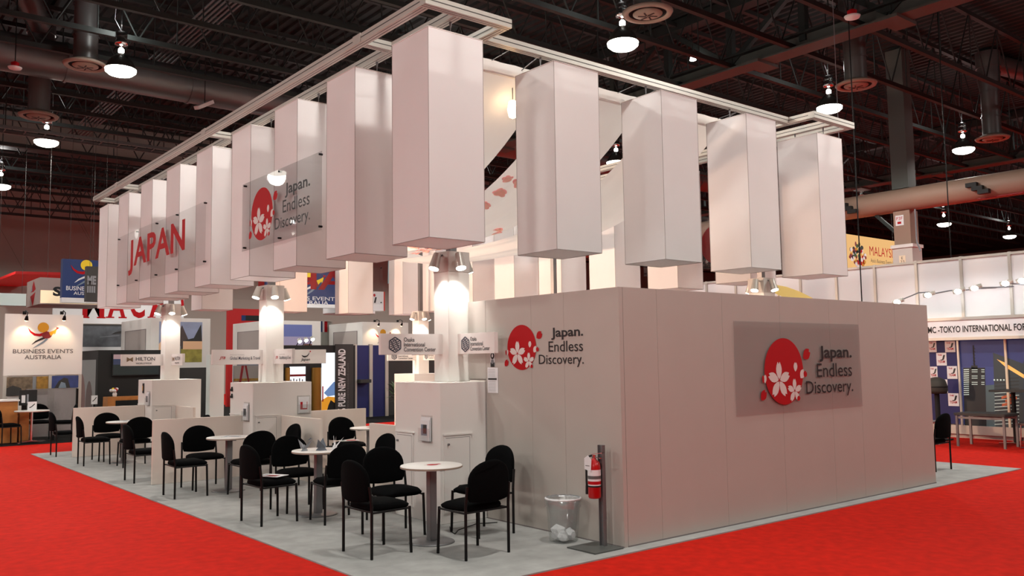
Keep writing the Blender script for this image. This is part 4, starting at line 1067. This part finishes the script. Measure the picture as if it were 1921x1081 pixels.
# --- white cube stands with inset and picture
def cube_stand(pxl, pxc, pxr, Y, ptop, label):
    x0 = at(pxc, ptop, 1, Y).x; x1 = at(pxr, ptop, 1, Y).x; zt = at(pxc, ptop, 1, Y).z
    yl = at(pxl, ptop+6, 0, x0).y
    t = thing('cube_stand', label, 'stand', ((x0+x1)/2, Y+.5, .01), 'tall white cube stands')
    b = MB(); b.bevbox(x0, Y, .01, x1, yl, zt, WHITE, .006); b.build('block', t)
    F = FX(x0-.001, yl, 0); D = yl-Y
    b = MB(); b.rect(F, D*.16, 1.2, D*.84, zt-.35, mat('inset_grey', (166, 156, 152), .6), .001); b.rect(F, D*.16, 1.2, D*.84, zt-1.1, mat('inset_blue', (118, 124, 136), .6), .002)
    for a0, a1, z0, z1 in ((D*.14, D*.16, 1.2, zt-.33), (D*.84, D*.86, 1.2, zt-.33), (D*.14, D*.86, zt-.35, zt-.33)): b.rect(F, a0, z0, a1, z1, SEAM, .003)
    b.build('inset', t)
    return t, x0, x1, zt
TURF = mat('photo_turf', (150, 140, 62), .6, noise=.3, scale=6); SKYP = mat('photo_sky', (150, 160, 190), .6, noise=.15, scale=2); GLOWP = mat('photo_glow', (236, 190, 150), .6); ROOFD = mat('photo_roof', (78, 66, 66), .6)
t, x0, x1, zt = cube_stand(228, 283, 395, 22.0, 596, 'white cube stand with a house picture behind the far left tower')
q = rY(281+17, 604, 379, 680, 22.0); F = FY(q[0], 21.996, q[1]); W, H = q[2]-q[0], q[3]-q[1]
pic(t, F, [(0, 0, W, H, SKYP), (0, 0, W, H*.35, TURF), ([(0, H*.45), (W*.12, H*.62), (W*.3, H*.55), (W*.3, H*.3), (0, H*.3)], GLOWP), ([(W*.3, H*.4), (W*.52, H*.92), (W*.7, H*.5), (W*.7, H*.35), (W*.3, H*.3)], ROOFD), ([(W*.6, H*.55), (W*.8, H*.6), (W*.97, H*.95), (W, H*.5), (W*.75, H*.45)], DARK), (W*.55, H*.32, W, H*.52, GLOWP), (W*.1, H*.22, W*.42, H*.42, mat('photo_rust', (170, 96, 60), .6, noise=.5, scale=14)), (W*.36, H*.1, W*.5, H*.4, PAPERG)])
t, x0, x1, zt = cube_stand(437, 503, 602, 24.0, 601, 'white cube stand with a beach sunset picture behind the middle tower')
q = rY(500, 609, 585, 690, 24.0); F = FY(q[0], 23.996, q[1]); W, H = q[2]-q[0], q[3]-q[1]
pic(t, F, [(0, 0, W, H, mat('photo_lilac', (170, 162, 196), .6)), (0, H*.72, W, H, mat('photo_skyblue', (104, 116, 178), .6)), (0, H*.30, W, H*.52, mat('photo_haze', (206, 178, 176), .6)), (0, 0, W, H*.3, mat('photo_sand', (160, 130, 126), .6, noise=.3, scale=8)), ([(W*.6, H*.1), (W*.82, H*.12), (W*.82, H*.5), (W*.66, H*.4)], GLOWP), (W*.82, 0, W, H*.55, mat('photo_cliff', (112, 66, 58), .6)), (W*.52, H*.3, W*.56, H*.45, DARK)])
t, x0, x1, zt = cube_stand(617, 680, 766, 24.0, 604, 'white cube stand with kangaroo logo behind the hexagon-logo sign')
p = at(719, 634, 1, 24.0); F = FY(p.x, 23.996, p.z)
b = MB(); kangaroo(b, F, .72); b.build('kangaroo_logo', t)
for px, ap in ((703, 697), (746, 740)):
    p = at(px, 603, 1, 24.0); arm_lamp(t, p, at(ap, 634, 1, 24.0), 26)
# --- red stand, canopy, sign box
q = rY(427, 580, 520, 760, 30.0)
t = thing('red_stand', 'red wall panel with a dark inset behind the middle tower', 'panel', ((q[0]+q[2])/2, 30, 0))
b = MB(); b.box(q[0], 30, .01, q[2], 30.2, q[3], mat('stand_red', (190, 22, 24), .5)); b.build('wall_board', t)
i = rY(453, 592, 486, 602, 29.99); b = MB(); F = FY(i[0], 29.99, i[1]); b.rect(F, 0, 0, i[2]-i[0], i[3]-i[1], BLACK); b.rect(F, 0, 0, .18, i[3]-i[1], SIGNBLUE, .002); b.build('inset', t)
p0 = at(0, 532, 2, 5.6); 
t = thing('red_canopy', 'flat red canopy hanging above the lit sign box at the left edge', 'canopy', (0, 30, 5.9))
zc = 6.0
c = [at(px, py, 2, zc) for px, py in ((-60, 548), (52, 536), (200, 526), (200, 518), (29, 514))]
b = MB(); b.poly(Fr((0, 0, zc), (1, 0, 0), (0, 1, 0)), [(v.x, v.y) for v in c], mat('canopy_red', (206, 28, 30), .6), 0, .12); b.build('slab', t)
b = MB()
for v in c[1:4]: b.tube((v.x+.2, v.y+.2, zc+.1), (v.x-2.5, v.y+1, 11.485), .005, DARK, 5)
b.build('hanger_wire', t)
Y = 23.0
q = rY(74, 523, 200, 572, Y); yl = at(50, 560, 0, q[0]).y
t = thing('sign_box', 'lit cream sign box with a black letter S at the left', 'sign', ((q[0]+q[2])/2, Y, q[1]))
zm = at(120, 546, 1, Y).z
b = MB(); b.box(q[0], Y, q[1], q[2], yl, q[3], mat('box_mauve', (176, 158, 152), .6)); b.build('box_body', t)
b = MB(); b.rect(FY(0, Y-.004, 0), q[0]+.03, q[1]+.03, q[2], zm, mat('sign_cream', (250, 226, 186), .5, emit=.55)); b.build('lit_face', t)
l = rY(99, 538, 116, 556, Y); b = MB(); b.text(FY(0, Y-.01, 0), l[0], l[1], l[2]-l[0], l[3]-l[1], 'S', INK, .004, bold=.05); b.build('lettering', t)
F = FX(q[0]-.003, (Y+yl)/2, (q[1]+q[3])/2); D = yl-Y
b = MB(); b.poly(F, [(-D*.16, .03), (D*.05, .36), (D*.22, .08), (D*.05, .02)], RED, .001); b.poly(F, [(-D*.2, -.1), (D*.2, .0), (D*.02, -.42)], RED, .001); b.poly(F, [(-D*.16, .05), (-D*.05, .25), (-D*.05, .05)], STEELBLUE, .002); b.build('diamond_logo', t)
b = MB(); b.tube((q[0]+.3, Y+.5, q[3]), (q[0]+.3, Y+.5, 11.485), .005, DARK, 5); b.tube((q[2]-.3, Y+.5, q[3]), (q[2]-.3, Y+.5, 11.485), .005, DARK, 5); b.build('hanger_wire', t)
q = rY(-40, 550, 49, 573, 24.0); b = MB(); b.box(q[0], 24.0, q[1], q[2], 24.3, q[3], mat('pale_teal', (206, 222, 220), .5)); b.tube((q[0]+.5, 24.1, q[3]), (q[0]+.5, 24.1, 11.485), .005, DARK, 5); b.tube((q[2]-.1, 24.1, q[3]), (q[2]-.1, 24.1, 11.485), .005, DARK, 5); tag(b.build('hanging_band'), 'pale hanging band left of the lit sign box', 'sign')
# --- hanging blue banners
def blue_banner(px0, py0, px1, py1, Y, kp, ks, lines, label):
    q = rY(px0, py0, px1, py1, Y)
    t = thing('hanging_banner', label, 'banner', ((q[0]+q[2])/2, Y, q[1]), 'blue hanging banners')
    b = MB(); b.box(q[0], Y, q[1]+.02, q[2], Y+.25, q[3], SIGNBLUE); b.box(q[0], Y, q[1]-.12, q[2], Y+.25, q[1]+.019, PAPER); b.build('cloth_box', t)
    p = at(kp[0], kp[1], 1, Y); b = MB(); kangaroo(b, FY(p.x, Y-.003, p.z), ks, YELLOW, RED); b.build('kangaroo_logo', t)
    b = MB()
    for s, a0, a1, y0, y1 in lines:
        l = rY(a0, y0, a1, y1, Y); b.text(FY(0, Y-.003, 0), l[0], l[1], l[2]-l[0], l[3]-l[1], s, PAPER, .003, bold=.01)
    b.build('lettering', t)
    b = MB()
    for xx in (q[0]+.2, q[2]-.2): b.tube((xx, Y+.12, q[3]), (xx, Y+.12, 11.485), .005, DARK, 5)
    b.build('hanger_wire', t)
blue_banner(117, 488, 212, 561, 21.0, (163, 514), .85, (('BUSINESS EVENTS', 124, 206, 538, 546), ('AUSTRALIA', 138, 192, 548, 554)), 'blue hanging banner with a yellow sun kangaroo logo left of the lantern rows')
blue_banner(500, 486, 655, 571, 25.0, (585, 533), 1.2, (('BUSINESS EVENTS', 520, 634, 556, 563), ('AUSTRALIA', 545, 616, 564, 571)), 'blue hanging banner seen through the gap under the left lanterns')
q = rY(162, 500, 186, 566, 19.6)
t = thing('black_banner', 'black hanging banner with grey block letters beside the far left lantern', 'banner', (q[0]+.4, 19.6, q[1]))
b = MB(); b.box(q[0], 19.6, q[1], q[2]+.5, 19.8, q[3], DARK); b.build('cloth', t)
b = MB(); F = FY(q[0], 19.596, q[1]); b.text(F, .02, .46, .22, .24, 'ME', PAPERG, .003, bold=.05)
for k in range(4): b.rect(F, .02+.055*k, .24, .06+.055*k, .42, PAPERG, .003)
b.build('lettering', t)
b = MB(); b.tube((q[0]+.1, 19.7, q[3]), (q[0]+.1, 19.7, 11.485), .005, DARK, 5); b.tube((q[2]+.4, 19.7, q[3]), (q[2]+.4, 19.7, 11.485), .005, DARK, 5); b.build('hanger_wire', t)
# round ring, side sign, drum
p = at(655, 584, 1, 27.0); t = thing('hanging_ring', 'round white hanging ring seen low through the lantern rows', 'ring', (p.x, 27, p.z))
b = MB(); b.lathe([(1.08, -.12), (1.08, .14)], PAPER, 40, tuple(p)); b.lathe([(.2, -.12), (1.08, -.12)], PAPER, 40, tuple(p)); b.build('band', t)
b = MB()
for a in (0, 2.1, 4.2): b.tube(p+Vector((math.cos(a), math.sin(a), .1)), (p.x+.3*math.cos(a), 27+.3*math.sin(a), 11.485), .005, DARK, 5)
b.build('hanger_wire', t)
q = rY(690, 547, 722, 583, 24.0); t = thing('white_sign', 'small white hanging sign with red and black marks beside the far row lantern', 'sign', ((q[0]+q[2])/2, 24, q[1]))
b = MB(); b.box(q[0], 24, q[1], q[2], 24.4, q[3], PAPER); b.build('board', t)
b = MB(); F = FY(q[0], 23.996, q[1]); W, H = q[2]-q[0], q[3]-q[1]; b.ell(F, W*.38, H*.8, .05, .06, RED, .002, 16); b.poly(F, [(W*.35, H*.4), (W*.45, H*.4), (W*.52, H*.7), (W*.42, H*.7)], INK, .002); b.rect(F, W*.92, 0, W, H, mat('edge_red', (190, 60, 50), .5), .002); b.build('print', t)
b = MB(); b.tube((q[0]+.2, 24.2, q[3]), (q[0]+.2, 24.2, 11.485), .005, DARK, 5); b.build('hanger_wire', t)
p = at(750, 507, 1, 33.0); t = thing('hanging_drum', 'teal drum banner with white letters AH in the lantern gap', 'banner', (p.x, 33, p.z-.6))
TEAL = mat('drum_teal', (104, 148, 158), .6)
b = MB(); b.lathe([(.62, -.72), (.60, .62)], TEAL, 40, tuple(p)); b.lathe([(.05, -.72), (.62, -.72)], PAPERG, 40, tuple(p)); b.lathe([(.001, .61), (.60, .62)], PAPERG, 40, tuple(p)); b.build('drum', t)
b = MB(); F = FY(p.x-.56, 33-.63, p.z); b.text(F, .0, -.1, .62, .55, 'AH', PAPER, .003, bold=.03); b.build('lettering', t)
b = MB(); b.tube(p+Vector((0, 0, .6)), (p.x, 33, 11.485), .006, DARK, 5); b.build('hanger_wire', t)
# --- black pillar stand with vertical lettering
Y = 18.5
q = rY(521, 648, 612, 845, Y); qq = rY(612, 646, 661, 845, Y)
t = thing('black_pillar_stand', 'black stand with glowing posters and vertical white lettering behind the middle tower', 'stand', ((q[0]+qq[2])/2, Y, .01))
b = MB(); b.box(q[0], Y, .01, qq[2]+.1, Y+.5, q[3], BLACK); b.box(qq[0]+.28, Y-.06, .01, qq[2], Y, qq[3], DARK); b.build('shell', t)
def glow(px0, py0, px1, py1, nm, extra):
    r = rY(px0, py0, px1, py1, Y); b = MB(); F = FY(r[0], Y-.004, r[1]); W, H = r[2]-r[0], r[3]-r[1]
    b.rect(F, 0, 0, W, H, SCREENW); extra(b, F, W, H); b.build(nm, t)
AMBER = emis('backlit_amber', (240, 160, 50), .8); SNOWB = emis('backlit_blue', (120, 150, 200), .8)
def e1(b, F, W, H):
    b.rect(F, 0, H*.42, W, H*.55, MAROON, .002)
    for k in range(5): b.rect(F, W*(.05+.18*k), H*.1, W*(.12+.18*k), H*(.25+.06*(k % 2)), ROOFD, .003)
    b.rect(F, 0, 0, W, H*.08, AMBER, .003)
glow(543, 688, 573, 720, 'small_glowing_poster', e1)
def e2(b, F, W, H):
    b.poly(F, [(W*.15, H*.34), (W*.8, H*.52), (W, H*.50), (W, H*.30), (W*.4, H*.28)], SNOWB, .002)
    b.poly(F, [(0, H*.0), (W, 0), (W, H*.26), (W*.4, H*.28), (0, H*.22)], AMBER, .003); b.poly(F, [(W*.3, 0), (W, 0), (W, H*.14), (W*.6, H*.22), (W*.45, H*.14)], BLACK, .004); b.rect(F, W*.04, H*.2, W*.12, H*.45, RED, .004)
glow(603, 662, 632, 776, 'tall_glowing_poster', e2)
b = MB(); r = rY(584, 690, 601, 800, Y); b.tube(((r[0]+r[2])/2, Y-.02, .01), ((r[0]+r[2])/2, Y-.02, r[3]), (r[2]-r[0])/2, mat('gold_column', (150, 112, 44), .35, .5), 20); r = rY(534, 690, 543, 800, Y); b.tube(((r[0]+r[2])/2, Y-.02, .01), ((r[0]+r[2])/2, Y-.02, r[3]), (r[2]-r[0])/2, MATS['gold_column'], 16); b.build('gold_column', t)
r = rY(634, 655, 648, 789, Y-.06); F = Fr((r[2], Y-.064, r[1]), (0, 0, 1), (-1, 0, 0))
b = MB(); b.text(F, 0, .0, r[3]-r[1], r[2]-r[0], '100% PURE NEW ZEALAND', PAPER, .004, bold=.03, space=1.0)
r = rY(649, 682, 654, 772, Y-.06); F = Fr((r[2], Y-.064, r[1]), (0, 0, 1), (-1, 0, 0)); b.text(F, 0, 0, r[3]-r[1], (r[2]-r[0])*.8, 'www.newzealand.com', INKG, .004); b.build('lettering', t)
for k, px in enumerate((562, 574, 586)):
    p = at(px, 641-2*k, 1, Y-.1); b = MB(); b.tube((p.x, Y+.1, q[3]), (p.x, Y-.08, p.z+.03), .015, BLACK_MET, 6); b.tube((p.x, Y-.06, p.z+.06), (p.x, Y-.12, p.z), .06, ALU, 12); o = b.build('top_spot', t)
    b = MB(); b.tube((p.x, Y-.12, p.z), (p.x, Y-.128, p.z-.006), .055, SPOTG, 12); b.build('spot_lens', o)
# navy panels
Y = 19.2
t = thing('navy_screen', 'navy blue panel screen with pale posts below the hexagon-logo sign', 'screen', (7.8, Y, .01))
for a0, a1 in ((669, 692), (699, 722)):
    r = rY(a0, 648, a1, 845, Y); b = MB(); b.box(r[0], Y, .01, r[2], Y+.04, r[3], NAVY); b.build('panel', t)
for a0, a1 in ((664, 669), (692.5, 698.5), (722, 728)):
    r = rY(a0, 646, a1, 845, Y); b = MB(); b.box(r[0], Y-.03, .01, r[2], Y+.06, r[3], ALU); b.build('post', t)
r = rY(728, 650, 745, 845, Y+.3); b = MB(); b.box(r[0], Y+.3, .01, r[2]+1.5, Y+.36, r[3], DARK); tag(b.build('dark_partition'), 'dark partition right of the navy blue panels', 'partition')
r = rY(671, 712, 691, 716, Y-.05); b = MB(); b.box(r[0], Y-.25, r[1]-.04, r[2], Y-.002, r[3], DARK); tag(b.build('wall_shelf'), 'dark shelf on the left navy blue panel', 'shelf')
# plants
def plant(p, n, sz, label, zb):
    p = Vector(p); t = thing('potted_plant', label, 'plant', (p.x, p.y, zb))
    b = MB(); b.lathe([(.01, 0), (.16, 0), (.2, .36), (.18, .36)], DARK, 16, (p.x, p.y, zb)); b.build('pot', t)
    b = MB()
    for k in range(n):
        a = random.random()*6.3; L = sz*(.5+.6*random.random()); e = .5+.8*random.random()
        pts = [(p.x+L*math.cos(a)*u*.6, p.y+L*math.sin(a)*u*.6, zb+.34+L*(u*1.5*math.sin(e)-.6*u*u)) for u in (0, .33, .66, 1)]
        wv = Vector((-math.sin(a), math.cos(a), 0))
        for i in range(3):
            w0, w1 = [.015, .05, .04, .003][i:i+2]; P0, P1 = Vector(pts[i]), Vector(pts[i+1])
            b.add([P0-wv*w0, P0+wv*w0, P1+wv*w1, P1-wv*w1], [(0, 1, 2, 3)], GREEN)
    b.build('foliage', t)
p = at(755, 735, 1, 18.0); plant((p.x, 18.0, 0), 60, 1.1, 'leafy green plant right of the navy blue panels', .01)
p = at(455, 750, 1, 19.0); plant((p.x, 19.0, 0), 40, .7, 'leafy green plant left of the middle tower column', .01)
p = at(480, 748, 1, 19.2); plant((p.x, 19.2, 0), 40, .7, 'second leafy plant below the picture with a wooden chair', .01)
q = rY(438, 686, 486, 750, 20.2); t = thing('picture_panel', 'picture of red-brown chair legs on a deck left of the middle tower column', 'picture', ((q[0]+q[2])/2, 20.2, .01))
b = MB(); b.box(q[0], 20.2, .01, q[2], 20.25, q[3], PAPERG); b.build('board', t)
F = FY(q[0], 20.197, q[1]); W, H = q[2]-q[0], q[3]-q[1]
pic(t, F, [(0, 0, W, H, mat('photo_stone', (150, 142, 138), .6)), (0, H*.3, W, H*.42, OCHRE), (0, H*.55, W, H*.62, OCHRE), (0, 0, W, H*.3, GREEN), ([(W*.3, H), (W*.4, H), (W*.28, H*.45), (W*.2, H*.45)], MAROON), ([(W*.42, H), (W*.5, H), (W*.62, H*.5), (W*.56, H*.5)], MAROON)])
q = rY(393, 686, 420, 845, 17.6); b = MB(); b.bevbox(q[0], 17.6, .01, q[2], 17.9, q[3]+.3, mat('pale_post', (206, 216, 212), .5), .005); tag(b.build('white_post'), 'pale greenish white post between the far left and middle towers', 'post')
q = rY(600, 603, 614, 632, 27.0); t = thing('colour_panel', 'small striped blue white and red panel between two cube stands', 'panel', ((q[0]+q[2])/2, 27, 0))
b = MB(); b.box(q[0]-.4, 27, .01, q[2]+.2, 27.2, q[3], HALLW); b.build('board', t)
b = MB(); F = FY(q[0], 26.996, q[1]); W, H = q[2]-q[0], q[3]-q[1]; b.rect(F, 0, H*.3, W*.35, H, SIGNBLUE); b.rect(F, W*.35, H*.3, W*.6, H, PAPER); b.rect(F, W*.6, H*.3, W, H, RED); b.build('stripes', t)
# ================================================================== BACKGROUND, RIGHT
XW = 13.0
t = thing('panel_wall', 'tall wall of white panels in aluminium frames at the right', 'wall', (XW, 4, 0))
ysp = [1.56+.965*k for k in range(-4, 11)]
for y0, y1 in zip(ysp[:-1], ysp[1:]):
    b = MB(); b.box(XW+.01, y0+.03, 2.55, XW+.04, y1-.03, 3.78, PAPER); b.build('panel', t)
for y in ysp:
    b = MB(); b.bevbox(XW-.03, y-.03, .012, XW+.05, y+.03, 3.84, ALU, .004); b.build('post', t)
b = MB()
for z in (2.5, 3.78): b.box(XW-.025, ysp[0], z, XW+.045, ysp[-1], z+.05, ALU)
b.build('rail', t)
b = MB(); b.box(XW+.02, ysp[0], .012, XW+.05, ysp[-1], 2.5, WHITE); b.build('lower_panel', t)
YF0, YF1 = at(1741, 620, 0, 12.72).y, -2.5
t = thing('name_fascia', 'white name board with black capitals above the city night picture', 'sign', (12.76, 1, 2.1))
b = MB(); b.bevbox(12.72, YF1, 2.10, 12.81, YF0+2.5, 2.50, PAPER, .004); b.build('board', t)
b = MB(); b.box(12.70, YF1, 2.48, 12.83, YF0+2.5, 2.54, ALU); b.box(12.70, YF1, 2.06, 12.83, YF0+2.5, 2.12, ALU); b.build('rail', t)
b = MB(); F = FX(12.718, YF0, 2.22); b.text(F, 0.0, 0, 2.12, .14, 'MC -TOKYO INTERNATIONAL FORUM', INK, .003, bold=.02); b.build('lettering', t)
for k, (px, py) in enumerate(((1683, 566), (1741, 553), (1797, 546), (1828, 540), (1886, 531), (1917, 526))):
    p = at(px, py, 0, 12.25)
    t = thing('arm_spotlight', 'glaring arm spotlight on the white panel wall, %s from the left' % ['first', 'second', 'third', 'fourth', 'fifth', 'last'][k], 'spotlight', tuple(p), 'arm spotlights on the panel wall')
    b = MB(); b.path([(XW-.03, p.y-.45, 3.12), (12.6, p.y-.3, 3.10), tuple(p)], .014, PAPERG, 6); b.build('arm', t)
    b = MB(); b.tube(p+Vector((.05, -.12, .04)), p+Vector((0, .10, -.02)), .045, ALU, 12); b.build('head', t)
    b = MB(); b.lathe([(.005, -.065), (.06, -.04), (.07, .0), (.04, .035)], SPOTG, 12, tuple(p)); b.build('bulb', t)  # bulb made oversized, its shape standing in for the glare
    spot_light('arm_spot_beam', p+Vector((.08, 0, -.03)), (13.2, p.y, 2.6), 4, (.95, .98, 1), math.radians(140), .6, .05, t)
def rX(px0, py0, px1, py1, X):
    xm, ym = (px0+px1)/2, (py0+py1)/2
    return at(px0, ym, 0, X).y, at(xm, py1, 0, X).z, at(px1, ym, 0, X).y, at(xm, py0, 0, X).z
XP = 12.94
# navy board with checker of white logo tiles
y0 = at(1730, 700, 0, XP).y; y1 = at(1797, 700, 0, XP).y; F = FX(XP, y0, 0)
t = thing('logo_board', 'navy board with a checker of white logo tiles at the right', 'board', (XP, (y0+y1)/2, .4))
b = MB(); b.obox(F, 0, .30, -.02, y0-y1, 2.07, 0, NAVY); b.build('panel', t)
for (a0, b0, a1, b1) in ((1741, 640, 1757, 661), (1773, 640, 1792, 661), (1757, 662, 1776, 686), (1744, 688, 1759, 711), (1777, 687, 1796, 711), (1760, 712, 1778, 737), (1779, 738, 1799, 762)):
    r = rX(a0, b0, a1, b1, XP); G = FX(XP-.004, r[0], r[1]); W, H = r[0]-r[2], r[3]-r[1]
    b = MB(); b.obox(G, 0, 0, 0, W, H, .003, PAPER); o = b.build('logo_tile', t)
    b = MB(); b.text(G, W*.15, H*.76, W*.4, H*.12, 'THE', RED, .005, bold=.03); b.text(G, W*.38, H*.40, W*.34, H*.42, 'J', INK, .006, bold=.03, slant=.3); b.text(G, W*.15, H*.2, W*.68, H*.2, 'TEAM', RED, .005, bold=.02); b.build('logo', o)
# night skyline
y0 = at(1803, 720, 0, XP).y; y1 = -2.2; F = FX(XP, y0, 0); W = y0-y1; z0, z1 = .30, 2.07; H = z1-z0
t = thing('night_picture', 'large dusk city picture with an antenna tower under the name board', 'picture', (XP, (y0+y1)/2, .3))
b = MB(); b.obox(F, 0, z0, -.02, W, z1, 0, mat('night_mid', (58, 72, 132), .5, emit=.12)); b.build('backing', t)
def L(px, py): v = at(px, py, 0, XP); return (y0-v.y, v.z)
NB = mat('night_building', (36, 42, 46), .5); NB2 = mat('night_building2', (58, 70, 76), .5); TEALB = mat('night_teal', (84, 106, 112), .5); WIN = mat('night_window', (196, 214, 206), .5, emit=.3); GOLDW = mat('night_gold', (240, 180, 96), .5, emit=.5); ORG = mat('night_orange', (190, 96, 60), .5, emit=.1)
b = MB()
b.rect(F, 0, 1.5, W, z1, mat('night_sky', (50, 62, 120), .5, emit=.1), .001)
b.poly(F, [L(1807, 690), L(1848, 690), L(1851, 806), L(1810, 806)], NB, .002); b.poly(F, [L(1822, 686), L(1834, 686), L(1834, 692), L(1822, 692)], NB, .002)
b.stroke(F, [L(1828, 688), L(1826, 648)], .03, DARK, .003)
for k in range(6): b.stroke(F, [L(1825, 652+6*k), L(1830, 655+6*k)], .012, DARK, .003)
for k in range(14):
    yy = 694+3.9*k
    if yy < 742:
        b.stroke(F, [L(1808, yy), L(1818, yy-.5)], .018, WIN, .004)
        if k % 3 != 2 and yy < 722: b.stroke(F, [L(1823, yy), L(1834, yy)], .014, WIN, .004); b.stroke(F, [L(1841, yy), L(1847, yy)], .014, WIN, .004)
b.poly(F, [L(1849, 723), L(1866, 722), L(1869, 806), L(1851, 806)], TEALB, .003)
b.poly(F, [L(1863, 662), L(1921, 683), L(1921, 806), L(1868, 806)], NB2, .0035)
b.poly(F, [L(1870, 674), L(1884, 680), L(1921, 703), L(1921, 710), L(1888, 690)], GOLDW, .0045)
yy1 = at(1921, 700, 0, XP).y
b.rect(F, y0-yy1, .35, W, 1.6, NB2, .0032)
for k in range(14): b.stroke(F, [L(1866, 712+6.5*k), L(1912, 709+6.5*k)], .012, WIN if k > 3 else DARK, .005)
for (a, c) in ((1879, 738), (1886, 744), (1880, 752)): b.poly(F, [L(a, c+6), L(a+22, c), L(a+22, c+5), L(a, c+11)], ORG, .006)
for k in range(5): b.stroke(F, [L(1864+6*k, 713), L(1867+6*k, 713)], .03, WIN, .006)
b.build('skyline', t)
b = MB(); v = at(1890, 700, 0, XP).y; b.box(XP-.05, v-.02, .28, XP-.007, v+.02, 2.09, CREAM); v = at(1801, 700, 0, XP).y; b.box(XP-.05, v-.02, .28, XP-.007, v+.02, 2.09, ALU); b.build('frame_post', t)
b = MB(); b.box(XP-.05, y1, .10, XP+.0, at(1797, 700, 0, XP).y+1, .28, ALU); b.build('bottom_rail', t)
# bench tables and chairs of the right stand
def leg_table(x0, y0, x1, y1, h, label):
    t = thing('leg_table', label, 'table', ((x0+x1)/2, (y0+y1)/2, 0), 'dark tables of the right stand')
    b = MB(); b.bevbox(x0, y0, h-.05, x1, y1, h, DARK, .005); b.build('tabletop', t)
    for x in (x0+.04, x1-.04):
        for y in (y0+.04, y1-.04):
            b = MB(); b.box(x-.02, y-.02, 0, x+.02, y+.02, h-.05, STEEL); b.build('leg', t)
    b = MB(); b.box(x0+.03, y0+.05, h-.11, x0+.05, y1-.05, h-.07, STEEL); b.box(x1-.05, y0+.05, h-.11, x1-.03, y1-.05, h-.07, STEEL); b.build('apron', t)
leg_table(11.3, 1.15, 11.95, 2.08, .64, 'low dark table with grey steel legs before the city picture')
p = at(1900, 729, 0, 12.35)
t = thing('bar_table', 'tall dark bar table at the right edge before the city picture', 'table', (12.35, p.y, 0))
b = MB(); b.bevbox(12.05, p.y-.5, 1.02, 12.65, p.y+.33, 1.06, DARK, .005); b.build('tabletop', t)
b = MB(); b.tube((12.35, p.y, .02), (12.35, p.y, 1.02), .04, BLACK_MET, 14); b.build('pedestal', t)
b = MB()
for k in range(4): b.bar((12.35, p.y, .03), (12.35+.3*math.cos(k*PI/2+.6), p.y+.3*math.sin(k*PI/2+.6), .02), .05, .03, CHROME)
b.build('star_foot', t)
def shell_chair(x, y, rz, m, label):
    t = thing('shell_chair', label, 'chair', (0, 0, 0), 'shell chairs of the right stand')
    b = MB(); vs = []
    prof = [(.22, .43), (.20, .45), (0, .435), (-.16, .44), (-.21, .47), (-.235, .56), (-.26, .70), (-.29, .82)]
    for (px_, pz) in prof:
        wv = .21 if pz < .6 else .19
        for k in range(7):
            u = -1+2*k/6; vs.append((px_+(.03*u*u if pz > .5 else 0), wv*u, pz+(.02*u*u if pz < .5 else 0)))
    fs = [(i*7+k, i*7+k+1, (i+1)*7+k+1, (i+1)*7+k) for i in range(len(prof)-1) for k in range(6)]
    b.add(vs, fs, m, True); o = b.build('shell', t); md = o.modifiers.new('thick', 'SOLIDIFY'); md.thickness = .012
    for s in (-1, 1):
        b = MB(); b.path([(.20, s*.2, .012), (.18, s*.19, .43), (-.18, s*.19, .43), (-.22, s*.2, .012), (.20, s*.2, .012)], .011, CHROME, 8); b.build('sled_leg', t)
    t.location = (x, y, 0); t.rotation_euler = (0, 0, rz)
    return t
shell_chair(11.45, 2.62, -1.3, mat('shell_grey', (128, 130, 134), .4), 'grey shell chair half hidden behind the storage room end')
shell_chair(11.75, .78, 2.7, mat('shell_brown', (96, 66, 60), .5), 'brown shell chair beside the low dark table')
shell_chair(12.05, -.05, 2.2, mat('shell_dark', (40, 36, 36), .5), 'dark shell chair at the right edge under the bar table')
p = at(1757, 730, 0, 12.3)
t = thing('dark_case', 'dark rounded case on a stand before the navy logo board', 'case', (12.3, p.y, 0))
b = MB(); b.lathe([(.01, .96), (.19, .96), (.21, 1.02), (.21, 1.12), (.17, 1.24), (.08, 1.29), (.01, 1.30)], mat('case_olive', (58, 54, 48), .6), 24, (12.3, p.y, 0)); b.build('shell', t)
b = MB(); b.lathe([(.213, 1.08), (.213, 1.11)], BLACK, 24, (12.3, p.y, 0)); b.build('band', t)
b = MB(); b.tube((12.3, p.y, 0), (12.3, p.y, .96), .05, BLACK, 12); b.box(12.1, p.y-.2, 0, 12.5, p.y+.2, .03, BLACK); b.build('stand', t)

t = thing('curved_banner', 'pale yellow curved sheet sloping down behind the wall beside the right tower', 'banner', (7.4, 3.4, 2.3))
b = MB(); pts = [at(px, py, 1, 3.4) for px, py in ((1452, 534), (1475, 538), (1500, 547), (1522, 558), (1548, 574))]; pl = [at(px, py, 1, 3.4) for px, py in ((1448, 548), (1468, 557), (1484, 566), (1498, 576), (1512, 588))]
n = len(pts); vs = pts+pl+[v+Vector((.25, .5, 0)) for v in pts]
b.add(vs, [(k, k+1, n+k+1, n+k) for k in range(n-1)], mat('sheet_yellow', (236, 214, 120), .5), True); b.add(vs, [(2*n+k, 2*n+k+1, k+1, k) for k in range(n-1)], PAPER, True); b.build('sheet', t)
b = MB(); e = at(1512, 580, 1, 3.45); b.tube((e.x, e.y, GZ), (e.x, e.y, e.z), .02, ALU, 8); e = at(1460, 552, 1, 3.45); b.tube((e.x, e.y, GZ), (e.x, e.y, e.z), .02, ALU, 8); b.build('support_post', t)
